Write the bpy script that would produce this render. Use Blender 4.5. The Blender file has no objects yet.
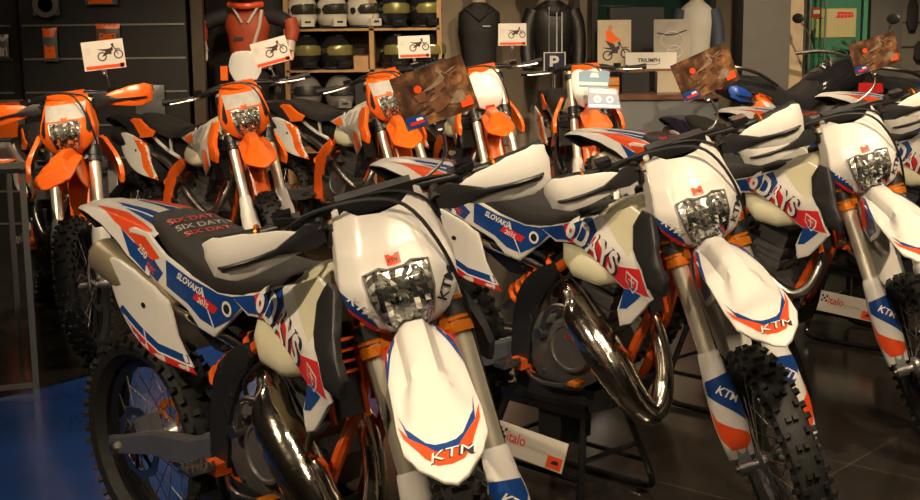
import bpy, math, random
from mathutils import Vector, Matrix, Euler
from mathutils.geometry import delaunay_2d_cdt
random.seed(7)
scene = bpy.context.scene
COL = scene.collection
PI = math.pi

# ------------------------------------------------------------------ camera
PITCH, ROLL, CAM_H = 0.179, -0.011, 1.704
cam_data = bpy.data.cameras.new('camera')
cam_data.sensor_width = 36.0
cam_data.lens = 36.0 * 1404.7 / 920.0
cam_data.clip_end = 100
cam = bpy.data.objects.new('camera', cam_data)
COL.objects.link(cam)
cam.matrix_world = Matrix.Translation((0, 0, CAM_H)) @ Matrix.Rotation(PI/2 - PITCH, 4, 'X') @ Matrix.Rotation(ROLL, 4, 'Z')
scene.camera = cam

# ------------------------------------------------------------------ world, exposure
scene.view_settings.view_transform = 'Standard'
scene.view_settings.look = 'None'
scene.view_settings.gamma = 1.0
scene.view_settings.exposure = 0.0
scene.view_settings.use_curve_mapping = False
world = bpy.data.worlds.new('world')
scene.world = world
world.use_nodes = True
bgn = world.node_tree.nodes['Background']
bgn.inputs[0].default_value = (1.0, 0.72, 0.45, 1)
bgn.inputs[1].default_value = 0.02

# ------------------------------------------------------------------ showroom lamps (ceiling spots, one of them an added front fill)
CEIL = 3.3
SPOTS = [  # x, y, aim x, aim y, power, cone
    (-2.3, 1.6, -.3, 3.7, 240, 62), (.2, .6, .3, 4.2, 60, 62), (-.1, 1.9, .04, 2.75, 120, 30), (.9, 2.4, .7, 4.5, 225, 62), (2.3, 3.6, 1.6, 5.5, 230, 64),  # second entry is a fill added to brighten the front of the bikes
    (-2.6, 4.9, -1.9, 7.4, 190, 58), (-1.2, 5.4, -1.3, 8.0, 190, 58), (.1, 6.6, -.4, 9.2, 200, 60),
    (1.6, 7.2, 1.2, 9.9, 210, 66), (3.4, 6.2, 2.6, 8.2, 300, 66), (-.9, 8.3, -.8, 10.4, 70, 60),
    (.3, 8.6, .3, 10.4, 60, 60), (2.9, 8.8, 2.9, 10.6, 240, 66), (-3.0, 7.2, -2.7, 9.5, 14, 70),
]
def add_spots():
    for i, (x, y, ax, ay, p, cone) in enumerate(SPOTS):
        ld = bpy.data.lights.new('ceiling_spot', 'SPOT')
        ld.energy = p*2.3; ld.spot_size = math.radians(cone); ld.spot_blend = .6
        ld.shadow_soft_size = .05; ld.color = (1.0, .77, .50)
        lo = bpy.data.objects.new('ceiling_spot_light', ld); COL.objects.link(lo)
        lo.location = (x, y, CEIL - .16)
        d = Vector((ax, ay, .8)) - lo.location
        lo.rotation_euler = d.to_track_quat('-Z', 'Y').to_euler()

# ------------------------------------------------------------------ materials
MATS = {}
def mat(name, col, rough=.5, metal=0., coat=0., noise=0., nscale=8., bump=0., bscale=60., trans=0., emit=0., spec=.5, alpha=1., col2=None, aniso=0):
    if name in MATS: return MATS[name]
    m = bpy.data.materials.new(name); m.use_nodes = True
    nt = m.node_tree; b = nt.nodes['Principled BSDF']
    c = (*col, 1) if len(col) == 3 else col
    b.inputs['Base Color'].default_value = c
    b.inputs['Roughness'].default_value = rough
    b.inputs['Metallic'].default_value = metal
    b.inputs['Coat Weight'].default_value = coat
    b.inputs['Coat Roughness'].default_value = .08
    b.inputs['Specular IOR Level'].default_value = spec
    b.inputs['Transmission Weight'].default_value = trans
    b.inputs['Alpha'].default_value = alpha
    if emit: b.inputs['Emission Color'].default_value = c; b.inputs['Emission Strength'].default_value = emit
    tc = None
    if noise or bump or col2:
        tc = nt.nodes.new('ShaderNodeTexCoord')
    if noise or col2:
        n = nt.nodes.new('ShaderNodeTexNoise'); n.inputs['Scale'].default_value = nscale; n.inputs['Detail'].default_value = 6
        nt.links.new(tc.outputs['Object'], n.inputs['Vector'])
        r = nt.nodes.new('ShaderNodeValToRGB')
        k = 1 - noise
        r.color_ramp.elements[0].position = .3; r.color_ramp.elements[1].position = .7
        r.color_ramp.elements[0].color = (*col2, 1) if col2 else (c[0]*k, c[1]*k, c[2]*k, 1)
        r.color_ramp.elements[1].color = c
        nt.links.new(n.outputs['Fac'], r.inputs['Fac']); nt.links.new(r.outputs['Color'], b.inputs['Base Color'])
    if bump:
        n = nt.nodes.new('ShaderNodeTexNoise'); n.inputs['Scale'].default_value = bscale; n.inputs['Detail'].default_value = 4
        nt.links.new(tc.outputs['Object'], n.inputs['Vector'])
        bp = nt.nodes.new('ShaderNodeBump'); bp.inputs['Strength'].default_value = bump; bp.inputs['Distance'].default_value = .01
        nt.links.new(n.outputs['Fac'], bp.inputs['Height']); nt.links.new(bp.outputs['Normal'], b.inputs['Normal'])
    MATS[name] = m
    return m
white = mat('white_plastic', (.78, .76, .73), .28, noise=.06, nscale=4)
cream = mat('cream_tank_plastic', (.66, .63, .45), .35, noise=.08, nscale=6)
orange = mat('orange_plastic', (.93, .15, .012), .28, noise=.08, nscale=5)
frameo = mat('orange_frame_paint', (.78, .115, .012), .35, noise=.15, nscale=12)
black = mat('black_plastic', (.018, .018, .02), .42, noise=.3, nscale=20)
gloss = mat('gloss_black', (.012, .012, .014), .12, noise=.2)
rubber = mat('tyre_rubber', (.011, .011, .011), .65, noise=.4, nscale=30, bump=.2)
seatm = mat('seat_vinyl', (.028, .026, .025), .5, noise=.25, nscale=30, bump=.3, bscale=300)
redp = mat('red_graphic', (.72, .03, .03), .3, noise=.05)
orred = mat('orange_red_graphic', (.85, .09, .02), .3, noise=.05)
bluep = mat('blue_graphic', (.012, .06, .27), .3, noise=.1)
wgraph = mat('white_graphic', (.85, .83, .80), .3, noise=.03)
dgraph = mat('dark_graphic', (.03, .03, .05), .35, noise=.1)
chrome = mat('chrome_pipe', (.92, .86, .74), .13, 1, bump=.6, bscale=9)
steel = mat('brushed_steel', (.55, .53, .5), .3, 1, noise=.15, nscale=25)
forkm = mat('fork_tube_metal', (.86, .80, .66), .36, .75, noise=.1, nscale=15)
alum = mat('cast_aluminium', (.45, .45, .46), .42, .8, noise=.2, nscale=25)
swing = mat('swingarm_aluminium', (.42, .43, .46), .35, .85, noise=.12, nscale=20)
engm = mat('engine_case_grey', (.13, .13, .135), .5, .4, noise=.3, nscale=25, bump=.2)
clutchm = mat('clutch_cover_grey', (.16, .155, .155), .38, .4, noise=.15, nscale=18)
orclamp = mat('orange_anodised', (.95, .27, .02), .25, .6, noise=.1)
brightrefl = mat('lamp_bright_reflection', (.74, .72, .68), .3, .4); lampgrey = mat('lamp_grey', (.42, .41, .38), .25, .6)  # silver facets stand in for bright reflections; grey also for the rim
darkrefl = mat('lamp_dark_reflection', (.12, .115, .11), .2, .5)  # dark facets painted as dark reflections in the headlight
refl = mat('reflector', (.95, .93, .88), .12, .9, noise=.04)
guardw = mat('white_handguard', (.76, .74, .71), .3, noise=.04)
rimm = mat('black_rim', (.03, .03, .035), .25, .6, noise=.2)
subw = mat('white_subframe', (.7, .69, .66), .35, noise=.1)
greyp = mat('pale_grey_graphic', (.55, .53, .50), .35, noise=.2, nscale=30)
plast = mat('clear_bag', (.14, .14, .14), .3, noise=.4, nscale=25)
def glassmat(name, tint, alpha):
    m = bpy.data.materials.new(name); m.use_nodes = True; nt = m.node_tree
    nt.nodes.remove(nt.nodes['Principled BSDF'])
    out = nt.nodes['Material Output']
    t = nt.nodes.new('ShaderNodeBsdfTransparent'); t.inputs[0].default_value = (*tint, 1)
    g = nt.nodes.new('ShaderNodeBsdfGlossy'); g.inputs['Roughness'].default_value = .03
    f = nt.nodes.new('ShaderNodeFresnel'); f.inputs[0].default_value = alpha
    mx = nt.nodes.new('ShaderNodeMixShader')
    nt.links.new(f.outputs[0], mx.inputs[0]); nt.links.new(t.outputs[0], mx.inputs[1]); nt.links.new(g.outputs[0], mx.inputs[2])
    nt.links.new(mx.outputs[0], out.inputs[0]); MATS[name] = m
    return m
glass = glassmat('clear_glass', (.96, .97, .96), 1.45)
cabglass = glassmat('cabinet_glass', (.80, .92, .86), 1.5)

# ------------------------------------------------------------------ mesh helpers
def V(*a): return Vector(a)
def pip(p, poly):
    x, y = p; c = False; j = len(poly)-1
    for i in range(len(poly)):
        xi, yi = poly[i]; xj, yj = poly[j]
        if (yi > y) != (yj > y) and x < (xj-xi)*(y-yi)/(yj-yi)+xi: c = not c
        j = i
    return c
def edist(p, poly):
    best = 9.
    px, py = p; j = len(poly)-1
    for i in range(len(poly)):
        ax, ay = poly[j]; bx, by = poly[i]; j = i
        dx, dy = bx-ax, by-ay; L = dx*dx+dy*dy
        t = 0 if L < 1e-12 else max(0, min(1, ((px-ax)*dx+(py-ay)*dy)/L))
        d = math.hypot(px-ax-t*dx, py-ay-t*dy)
        if d < best: best = d
    return best
def chaikin(pts, n=2, closed=True):
    for _ in range(n):
        o = []; N = len(pts)
        if not closed: o.append(pts[0])
        for i in range(N if closed else N-1):
            a, b = pts[i], pts[(i+1) % N]
            o.append(tuple(.75*a[k]+.25*b[k] for k in range(len(a)))); o.append(tuple(.25*a[k]+.75*b[k] for k in range(len(a))))
        if not closed: o.append(pts[-1])
        pts = o
    return pts
def lerp_tab(tab, x):
    if x <= tab[0][0]: return tab[0][1]
    for (a, va), (b, vb) in zip(tab, tab[1:]):
        if x <= b:
            t = (x-a)/(b-a); t = t*t*(3-2*t)*.4+t*.6
            return va+(vb-va)*t
    return tab[-1][1]
_textcache = {}
def text_mesh(s, shear=0., offset=0., space=1.):
    key = (s, shear, offset, space)
    if key in _textcache: return _textcache[key]
    cu = bpy.data.curves.new('t', 'FONT'); cu.body = s; cu.size = 1; cu.shear = shear; cu.offset = offset; cu.space_character = space
    cu.align_x = 'LEFT'; cu.resolution_u = 3
    ob = bpy.data.objects.new('t', cu); COL.objects.link(ob)
    dg = bpy.context.evaluated_depsgraph_get()
    ev = ob.evaluated_get(dg); me = ev.to_mesh()
    vs = [(v.co.x, v.co.y) for v in me.vertices]; fs = [tuple(p.vertices) for p in me.polygons]
    ev.to_mesh_clear(); bpy.data.objects.remove(ob); bpy.data.curves.remove(cu)
    x0 = min(v[0] for v in vs); x1 = max(v[0] for v in vs); y0 = min(v[1] for v in vs); y1 = max(v[1] for v in vs)
    vs = [((x-x0)/(y1-y0), (y-y0)/(y1-y0)) for x, y in vs]
    _textcache[key] = (vs, fs, (x1-x0)/(y1-y0))
    return _textcache[key]

class MB:
    def __init__(s): s.v = []; s.f = []; s.m = []
    def add(s, vs, fs, m):
        o = len(s.v); s.v += [tuple(v) for v in vs]
        for f in fs: s.f.append(tuple(i+o for i in f)); s.m.append(m)
    def box(s, c, d, m, rot=None, taper=1.):
        hx, hy, hz = d[0]/2, d[1]/2, d[2]/2
        b = min(hx, hy, hz)*.18
        vs = []; 
        for z, k in ((-hz, 1), (hz, taper)):
            for x, y in ((-hx, -hy), (hx, -hy), (hx, hy), (-hx, hy)): vs.append(Vector((x*k, y*k, z)))
        if rot is not None:
            R = rot if isinstance(rot, Matrix) else Euler(rot).to_matrix()
            vs = [R @ v for v in vs]
        vs = [v+Vector(c) for v in vs]
        s.add(vs, [(3,2,1,0),(4,5,6,7),(0,1,5,4),(1,2,6,5),(2,3,7,6),(3,0,4,7)], m)
    def rings(s, rings, m, cap=True, closed=False):
        n = len(rings[0]); o = []
        vs = [p for r in rings for p in r]; fs = []
        R = len(rings)
        for i in range(R if closed else R-1):
            a = i*n; b = ((i+1) % R)*n
            for j in range(n):
                k = (j+1) % n; fs.append((a+j, a+k, b+k, b+j))
        if cap and not closed:
            fs.append(tuple(range(n-1, -1, -1))); fs.append(tuple((R-1)*n+j for j in range(n)))
        s.add(vs, fs, m)
    def tube(s, pts, r, m, seg=10, closed=False, smooth=0, cap=True, flat=1.):
        if smooth: pts = chaikin([tuple(p) for p in pts], smooth, closed)
        pts = [Vector(p) for p in pts]; N = len(pts)
        if not hasattr(r, '__len__'): rr = [r]*N
        else:
            rr = [lerp_tab([(i/(len(r)-1), q) for i, q in enumerate(r)], i/(N-1)) for i in range(N)]
        rings = []; up = None
        for i, p in enumerate(pts):
            if closed: t = pts[(i+1) % N]-pts[i-1]
            else: t = pts[min(i+1, N-1)]-pts[max(i-1, 0)]
            t.normalize()
            if up is None:
                up = Vector((0, 0, 1)) if abs(t.z) < .9 else Vector((1, 0, 0))
            a = up - t*up.dot(t)
            if a.length < 1e-5: a = t.orthogonal()
            a.normalize(); b = t.cross(a); up = a
            rings.append([p+(a*math.cos(2*PI*k/seg)*flat+b*math.sin(2*PI*k/seg))*rr[i] for k in range(seg)])
        s.rings(rings, m, cap, closed)
    def cyl(s, a, b, r, m, seg=16, r2=None):
        s.tube([a, b], [r, r2 if r2 is not None else r], m, seg)
    def lathe(s, prof, o, ax, m, seg=24, cap=True):
        ax = Vector(ax).normalized(); a = ax.orthogonal().normalized(); b = ax.cross(a); o = Vector(o)
        s.rings([[o+ax*h+(a*math.cos(2*PI*k/seg)+b*math.sin(2*PI*k/seg))*r for k in range(seg)] for r, h in prof], m, cap)
    def ball(s, c, r, m, seg=14, n=8, sc=(1, 1, 1), rot=None):
        R = Euler(rot).to_matrix() if rot else Matrix.Identity(3)
        rings = []
        for i in range(n+1):
            th = PI*(i/n) ; th = min(max(th, .02), PI-.02)
            rings.append([Vector(c)+R @ Vector((r*sc[0]*math.sin(th)*math.cos(2*PI*k/seg), r*sc[1]*math.sin(th)*math.sin(2*PI*k/seg), r*sc[2]*math.cos(th))) for k in range(seg)])
        s.rings(rings, m)
    # 2-D regions draped over f(u, v)
    def _fill(s, outline, step):
        us = [p[0] for p in outline]; vs = [p[1] for p in outline]
        pts = [Vector(p) for p in outline]; n = len(pts)
        if step:
            u = min(us)+step*.5
            while u < max(us):
                v = min(vs)+step*.5
                while v < max(vs):
                    if pip((u, v), outline) and edist((u, v), outline) > step*.45: pts.append(Vector((u, v)))
                    v += step
                u += step
        ed = [(i, (i+1) % n) for i in range(n)]
        r = delaunay_2d_cdt(pts, ed, [], 0, 1e-6)
        ov, of = r[0], r[2]
        fs = [tuple(f) for f in of if pip((sum(ov[i].x for i in f)/len(f), sum(ov[i].y for i in f)/len(f)), outline)]
        out = []
        for f in fs:  # CCW
            a, b, c = ov[f[0]], ov[f[1]], ov[f[2]]
            if (b-a).cross(c-a) < 0: f = f[::-1]
            out.append(f)
        return [(p.x, p.y) for p in ov], out
    def panel(s, outline, f, m, th=.004, r=.008, step=.015, sgn=1, decals=(), texts=()):
        outline = _ccw(outline)
        # edge ring for a rounded lip
        ov, fs = s._fill_ring(outline, step, r)
        e = 1e-4
        def nrm(u, v):
            a = f(u+e, v)-f(u-e, v); b = f(u, v+e)-f(u, v-e)
            q = a.cross(b)*sgn
            return q.normalized() if q.length > 0 else Vector((0, 0, 1))
        top = []; bot = []
        for u, v in ov:
            p = f(u, v); n = nrm(u, v); d = edist((u, v), outline)
            dr = 0
            if r and d < r: k = 1-d/r; dr = r*.6*(1-math.sqrt(max(0, 1-k*k)))
            top.append(p-n*dr); bot.append(p-n*(th+r*.6))
        N = len(ov)
        ff = [t if sgn > 0 else t[::-1] for t in fs]
        s.add(top+bot, ff+[tuple(i+N for i in t[::-1]) for t in ff], m)
        # side wall: boundary edges
        cnt = {}
        for t in ff:
            for i in range(len(t)):
                cnt[(t[i], t[(i+1) % len(t)])] = 1
        o = len(s.v)-2*N
        for (a, b) in cnt:
            if (b, a) not in cnt: s.f.append((a+o, a+N+o, b+N+o, b+o)); s.m.append(m)
        for d in decals:
            s.decal(d[0], f, d[1], d[2] if len(d) > 2 else .0012, sgn, step, outline, r)
        for t in texts: s.text(f, sgn, *t)
    def _fill_ring(s, outline, step, r):
        us = [p[0] for p in outline]; vs = [p[1] for p in outline]
        pts = [Vector(p) for p in outline]; n = len(pts)
        # refine boundary
        ref = []
        for i in range(n):
            a = Vector(outline[i]); b = Vector(outline[(i+1) % n]); k = max(1, int((b-a).length/step))
            for q in range(k): ref.append(a.lerp(b, q/k))
        pts = list(ref); n = len(pts); po = [tuple(p) for p in pts]
        if r:
            for i in range(n):
                t = (pts[(i+1) % n]-pts[i-1]); 
                if t.length < 1e-9: continue
                t.normalize(); nn = Vector((-t.y, t.x))
                for d in (r*.3, r):
                    q = pts[i]+nn*d
                    if pip(q, po) and edist(q, po) > d*.8: pts.append(q)
        u = min(us)+step*.5
        while u < max(us):
            v = min(vs)+step*.5
            while v < max(vs):
                if pip((u, v), po) and edist((u, v), po) > max(step*.45, r*1.3): pts.append(Vector((u, v)))
                v += step
            u += step
        ed = [(i, (i+1) % n) for i in range(n)]
        res = delaunay_2d_cdt(pts, ed, [], 0, 1e-6)
        ov, of = res[0], res[2]; out = []
        for f in of:
            if not pip((sum(ov[i].x for i in f)/len(f), sum(ov[i].y for i in f)/len(f)), po): continue
            a, b, c = ov[f[0]], ov[f[1]], ov[f[2]]
            f = tuple(f)
            if (b-a).cross(c-a) < 0: f = f[::-1]
            out.append(f)
        return [(p.x, p.y) for p in ov], out
    def _lift(s, f, u, v, h, sgn):
        e = 1e-4
        q = (f(u+e, v)-f(u-e, v)).cross(f(u, v+e)-f(u, v-e))*sgn
        return f(u, v)+q.normalized()*h
    def decal(s, outline, f, m, h, sgn, step, host=None, r=0):
        outline = _ccw(outline)
        if host is not None and r:   # keep graphics off the rounded lip
            outline = [(u, v) for u, v in outline]
        ov, fs = s._fill_ring(outline, step, 0)
        def hh(u, v):
            if host is None or not r: return h
            d = edist((u, v), host)
            if not pip((u, v), host): d = 0
            if d < r: k = 1-d/r; return h - r*.6*(1-math.sqrt(max(0, 1-k*k)))
            return h
        vs = [s._lift(f, u, v, hh(u, v), sgn) for u, v in ov]
        s.add(vs, [t if sgn > 0 else t[::-1] for t in fs], m)
    def text(s, f, sgn, txt, u, v, size, ang, m, h=.002, shear=0., off=0., flip=False, wid=1., space=1.):
        vs, fs, w = text_mesh(txt, shear, off, space)
        ca, sa = math.cos(ang), math.sin(ang); out = []
        for x, y in vs:
            if flip: x = w-x
            x *= wid
            uu = u+(x*ca-y*sa)*size; vv = v+(x*sa+y*ca)*size
            out.append(s._lift(f, uu, vv, h, sgn))
        flipf = (sgn < 0) != flip
        s.add(out, [t[::-1] if flipf else t for t in fs], m)
    def build(s, name, parent=None, smooth=True, ang=35, kind=None):
        me = bpy.data.meshes.new(name)
        me.from_pydata(s.v, [], s.f)
        ms = []
        for m in s.m:
            if m not in ms: ms.append(m)
        for m in ms: me.materials.append(m)
        me.polygons.foreach_set('material_index', [ms.index(m) for m in s.m])
        if smooth:
            me.polygons.foreach_set('use_smooth', [True]*len(s.f))
            me.set_sharp_from_angle(angle=math.radians(ang))
        me.update()
        o = bpy.data.objects.new(name, me); COL.objects.link(o)
        if parent is not None: o.parent = parent
        if kind: o['kind'] = kind
        return o
def _ccw(o):
    a = sum(o[i][0]*o[(i+1) % len(o)][1]-o[(i+1) % len(o)][0]*o[i][1] for i in range(len(o)))
    return list(o) if a > 0 else list(o)[::-1]
def circle2(cu, cv, r, n=20, r2=None): return [(cu+r*math.cos(2*PI*i/n), cv+(r2 or r)*math.sin(2*PI*i/n)) for i in range(n)]
def strip2(pts, w):
    o = []; q = []
    for i, p in enumerate(pts):
        a = Vector(pts[min(i+1, len(pts)-1)])-Vector(pts[max(i-1, 0)]); a.normalize()
        o.append((p[0]-a.y*w/2, p[1]+a.x*w/2)); q.append((p[0]+a.y*w/2, p[1]-a.x*w/2))
    return o+q[::-1]
def tag(o, label=None, cat=None, group=None, kind=None):
    if label: o['label'] = label
    if cat: o['category'] = cat
    if group: o['group'] = group
    if kind: o['kind'] = kind
    return o
def empty(name, loc=(0, 0, 0), label=None, cat=None, group=None):
    o = bpy.data.objects.new(name, None); COL.objects.link(o); o.location = loc; o.empty_display_size = .1
    return tag(o, label, cat, group)
def children(o): return [c for c in COL.objects if c.parent == o]
def copy_tree(o, parent=None, kids=None):
    c = o.copy(); COL.objects.link(c)
    if parent is not None: c.parent = parent
    for ch in KIDS(o): copy_tree(ch, c)
    return c
def KIDS(o): return list(o.children)
def bx(name, c, d, m, label=None, cat=None, kind=None, parent=None, group=None, rot=None):
    b = MB(); b.box((0, 0, 0), d, m, rot); o = b.build(name, parent, smooth=False); o.location = c
    return tag(o, label, cat, group, kind)
# ------------------------------------------------------------------ motorcycle pieces (bike frame: x forward from rear axle, y left, z up)
S0 = Vector((1.015, 0, 1.17)); SD = Vector((-.446, 0, .895)).normalized(); SF = Vector((.895, 0, .446)).normalized()
FA = Vector((1.48, 0, .35))
def tyre(r, w, nk, m=rubber):
    mb = MB(); rings = []
    N = 48
    prof = [(-.5, .74), (-.95, .80), (-1.05, .88), (-.82, .945), (-.4, .965), (0, .97), (.4, .965), (.82, .945), (1.05, .88), (.95, .80), (.5, .74), (0, .755)]
    for i in range(N):
        a = 2*PI*i/N; c, s_ = math.cos(a), math.sin(a)
        rings.append([V(c*r*q, w/2*p, s_*r*q) for p, q in prof])
    mb.rings(rings, m, closed=True)
    for i in range(nk):
        a = 2*PI*i/nk
        rows = [(-.22, .97, 0), (.22, .97, 0), (-.92, .93, .9), (.92, .93, -.9)] if i % 2 else [(-.58, .955, .35), (.58, .955, -.35), (-1.0, .90, 1.15), (1.0, .90, -1.15)]
        for p, q, tilt in rows:
            y = w/2*p; rad = r*q
            cx = V(rad, y, 0)
            R = Matrix.Rotation(-a, 3, 'Y')
            Rt = Matrix.Rotation(-tilt*.0, 3, 'Z') @ Matrix.Rotation(-tilt, 3, 'Z')
            b = MB(); b.box((0, 0, 0), (.026, w*.155, r*.046), m, None)
            vs = [R @ (Rt @ Vector(v)+cx) for v in b.v]
            mb.add(vs, b.f, m)
    return mb
def wheel_core(r, rimr, hubr, hubw, rm=rimm):
    mb = MB(); N = 40; rings = []
    prof = [(-.016, 0), (-.019, .012), (-.010, .004), (0, -.006), (.010, .004), (.019, .012), (.016, 0), (.006, -.014), (-.006, -.014)]
    for i in range(N):
        a = 2*PI*i/N; c, s_ = math.cos(a), math.sin(a)
        rings.append([V(c*(rimr+q), p, s_*(rimr+q)) for p, q in prof])
    mb.rings(rings, rm, closed=True)
    mb.lathe([(hubr*.5, -hubw*.65), (hubr*.6, -hubw*.5), (hubr*1.25, -hubw*.42), (hubr*1.25, -hubw*.34), (hubr*.7, -hubw*.2), (hubr*.7, hubw*.2), (hubr*1.25, hubw*.34), (hubr*1.25, hubw*.42), (hubr*.6, hubw*.5), (hubr*.5, hubw*.65)], (0, 0, 0), (0, 1, 0), alum, 20)
    for i in range(32):
        a = 2*PI*i/32; sd = 1 if i % 2 else -1; b = a+(.42 if (i//2) % 2 else -.42)
        mb.tube([V(math.cos(b)*hubr*1.15, sd*hubw*.38, math.sin(b)*hubr*1.15), V(math.cos(a)*(rimr-.008), sd*.006, math.sin(a)*(rimr-.008))], .0018, steel, 5)
    return mb
def disc_mb(r, y):
    mb = MB()
    N = 36
    rings = []
    for i in range(N):
        a = 2*PI*i/N; k = 1+.03*math.cos(a*9)
        rings.append([V(math.cos(a)*r*q*(k if q > .8 else 1), y+p, math.sin(a)*r*q*(k if q > .8 else 1)) for q, p in ((.76, -.002), (1, -.002), (1, .002), (.76, .002))])
    mb.rings(rings, steel, closed=True)
    for i in range(6):
        a = 2*PI*i/6
        mb.tube([V(math.cos(a)*.03, y, math.sin(a)*.03), V(math.cos(a+.35)*r*.8, y, math.sin(a+.35)*r*.8)], .005, black, 6)
    return mb
def logo_strokes(f, mb, sgn, u, v, size, ang, m, flip=False, h=.002, out=None):
    if out: mb.text(f, sgn, 'KTM', u, v, size, ang, out, h*.8, .35, .035, flip, 1.15, .95)
    mb.text(f, sgn, 'KTM', u, v, size, ang, m, h, .35, .012, flip, 1.15, .95)

def build_bike(P):
    """P: palette dict with keys style ('six', 'enduro', 'cross'), pipe ('two', 'four'), rz (rear axle height)"""
    st = P['style']; six = st == 'six'; rz = P['rz']
    root = empty('enduro_motorcycle')
    steered = []
    RA = V(-.02, 0, rz)
    # --- wheels
    c = wheel_core(.335, .232, .032, .15).build('rear_wheel', root); c.location = RA
    t = tyre(.335, .128, 46).build('tyre', c, ang=30)
    d = disc_mb(.11, -.062).build('brake_disc', c)
    sp = MB()
    sp.lathe([(.085, -.003), (.108, -.003), (.108, .003), (.085, .003)], (0, .062, 0), (0, 1, 0), P.get('sprocket', orclamp), 40, cap=False)
    for i in range(5):
        a = 2*PI*i/5; sp.tube([V(math.cos(a)*.03, .062, math.sin(a)*.03), V(math.cos(a)*.095, .062, math.sin(a)*.095)], .007, orclamp, 6)
    sp.build('sprocket', c)
    fw = wheel_core(.345, .272, .028, .13).build('front_wheel', root); fw.location = FA; steered.append(fw)
    tyre(.345, .094, 52).build('tyre', fw, ang=30)
    disc_mb(.13, .058).build('brake_disc', fw)
    # --- swingarm
    PV = V(.50, 0, .47)
    mb = MB()
    for s in (-1, 1):
        tail_ = V(-.075, s*.122, rz+.005); a = V(-.02, s*.118, rz+.008); b = V(.16, s*.112, rz+.045+(.45-rz)*.15); b2 = V(.34, s*.10, .40+(rz-.31)*.5); e = V(.50, s*.075, .465)
        rings = []
        for p, hh, ww in ((tail_, .018, .010), (a, .030, .016), (b, .040, .018), (b2, .047, .018), (e, .045, .020)):
            rings.append([p+V(0, ww*sy, hh*sz) for sy, sz in ((-1, -.75), (1, -.75), (1, .75), (.7, 1), (-.7, 1), (-1, .75))] if s > 0 else [p+V(0, ww*sy, hh*sz) for sy, sz in ((-1, -.75), (1, -.75), (1, .75), (.7, 1), (-.7, 1), (-1, .75))])
        mb.rings(rings, swing)
        mb.lathe([(.017, -.004), (.017, .010), (.011, .014)], (RA.x-.01, s*.136, rz), (0, s, 0), steel, 12)
    mb.box((.40, 0, .43), (.07, .17, .06), swing)
    mb.build('swingarm', root, ang=25)
    mb = MB()  # chain run, left side
    mb.tube([V(-.02, .062, rz+.105), V(.52, .062, .505)], .008, P.get('chain', steel), 6)
    mb.tube([V(-.02, .062, rz-.105), V(.52, .062, .425)], .008, P.get('chain', steel), 6)
    mb.build('chain', root)
    cal = MB(); cal.box((.075, -.085, rz+.09), (.085, .04, .055), alum, (0, -.5, 0)); cal.box((.03, -.095, rz+.05), (.05, .02, .09), black, (0, .5, 0)); cal.build('rear_caliper', root)
    # --- shock with orange spring
    mb = MB()
    A, B = V(.66, 0, .81), V(.37, 0, .575); A.y = B.y = -.055
    mb.cyl(A, B, .020, steel, 12); mb.cyl(A, A.lerp(B, .22), .034, black, 14)
    mb.cyl(A.lerp(B, .1)+V(-.03, -.01, 0), A.lerp(B, .42)+V(-.075, -.01, .02), .022, gloss, 12)
    sh = mb.build('rear_shock', root)
    sp = MB(); ax = (B-A).normalized(); u = ax.orthogonal().normalized(); w = ax.cross(u); pts = []
    for i in range(12*7+1):
        q = i/84; ph = q*7*2*PI
        pts.append(A.lerp(B, .18+.66*q)+(u*math.cos(ph)+w*math.sin(ph))*.042)
    sp.tube(pts, .010, orange, 8); sp.build('spring', sh)
    # --- frame
    fr = P['frame']; mb = MB()
    hd = V(.985, 0, 1.06)
    for s in (-1, 1):
        mb.tube([hd+V(-.01, s*.02, .02), V(.88, s*.085, .93), V(.66, s*.105, .80), V(.52, s*.10, .66), V(.50, s*.10, .47), V(.52, s*.095, .37), V(.62, s*.085, .335), V(.80, s*.075, .335), V(.875, s*.068, .41), V(.93, s*.060, .56), V(1.00, s*.045, .72), V(1.01, s*.025, .88), V(1.0, s*.012, .99)], .017, fr, 8, smooth=2)
        mb.tube([V(.90, s*.07, .94), V(.955, s*.035, .70)], .011, fr, 8)
        
    mb.cyl(hd+V(-.03, 0, .08), hd+V(.06, 0, -.10), .032, fr, 14)
    mb.build('frame', root)
    for s in (-1, 1):
        mb = MB(); mb.panel(chaikin([(.46, .41), (.53, .385), (.55, .46), (.545, .55), (.585, .66), (.66, .75), (.64, .80), (.56, .76), (.49, .69), (.465, .58)], 1), lambda u_, v_, s=s: V(u_, s*.128, v_), P.get('fguard', black), .02, .006, .03, 1 if s < 0 else -1); mb.build('frame_guard', root)
    mb = MB(); sf = subw if not six else black
    for s in (-1, 1):
        mb.tube([V(.68, s*.09, .93), V(.45, s*.10, .935), V(.10, s*.075, .965)], .011, sf, 8, smooth=1)
        mb.tube([V(.58, s*.10, .80), V(.42, s*.10, .84), V(.15, s*.075, .95)], .011, sf, 8, smooth=1)
        mb.tube([V(.47, s*.10, .93), V(.50, s*.10, .82)], .010, sf, 8)
    mb.build('subframe', root)
    mb = MB()   # skid plate wrapped under the engine
    sk = [(.47, .36, .115), (.50, .325, .115), (.62, .312, .11), (.80, .312, .10), (.875, .345, .09), (.93, .44, .075)]
    mb.rings([[V(x, w_, z+.075), V(x, w_, z), V(x, -w_, z), V(x, -w_, z+.075), V(x-.004, -w_+.006, z+.073), V(x-.004, -w_+.006, z+.008), V(x-.004, w_-.006, z+.008), V(x-.004, w_-.006, z+.073)] for x, z, w_ in sk], black)
    mb.build('skid_plate', root)
    # airbox
    mb = MB()
    rings = []
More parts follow.
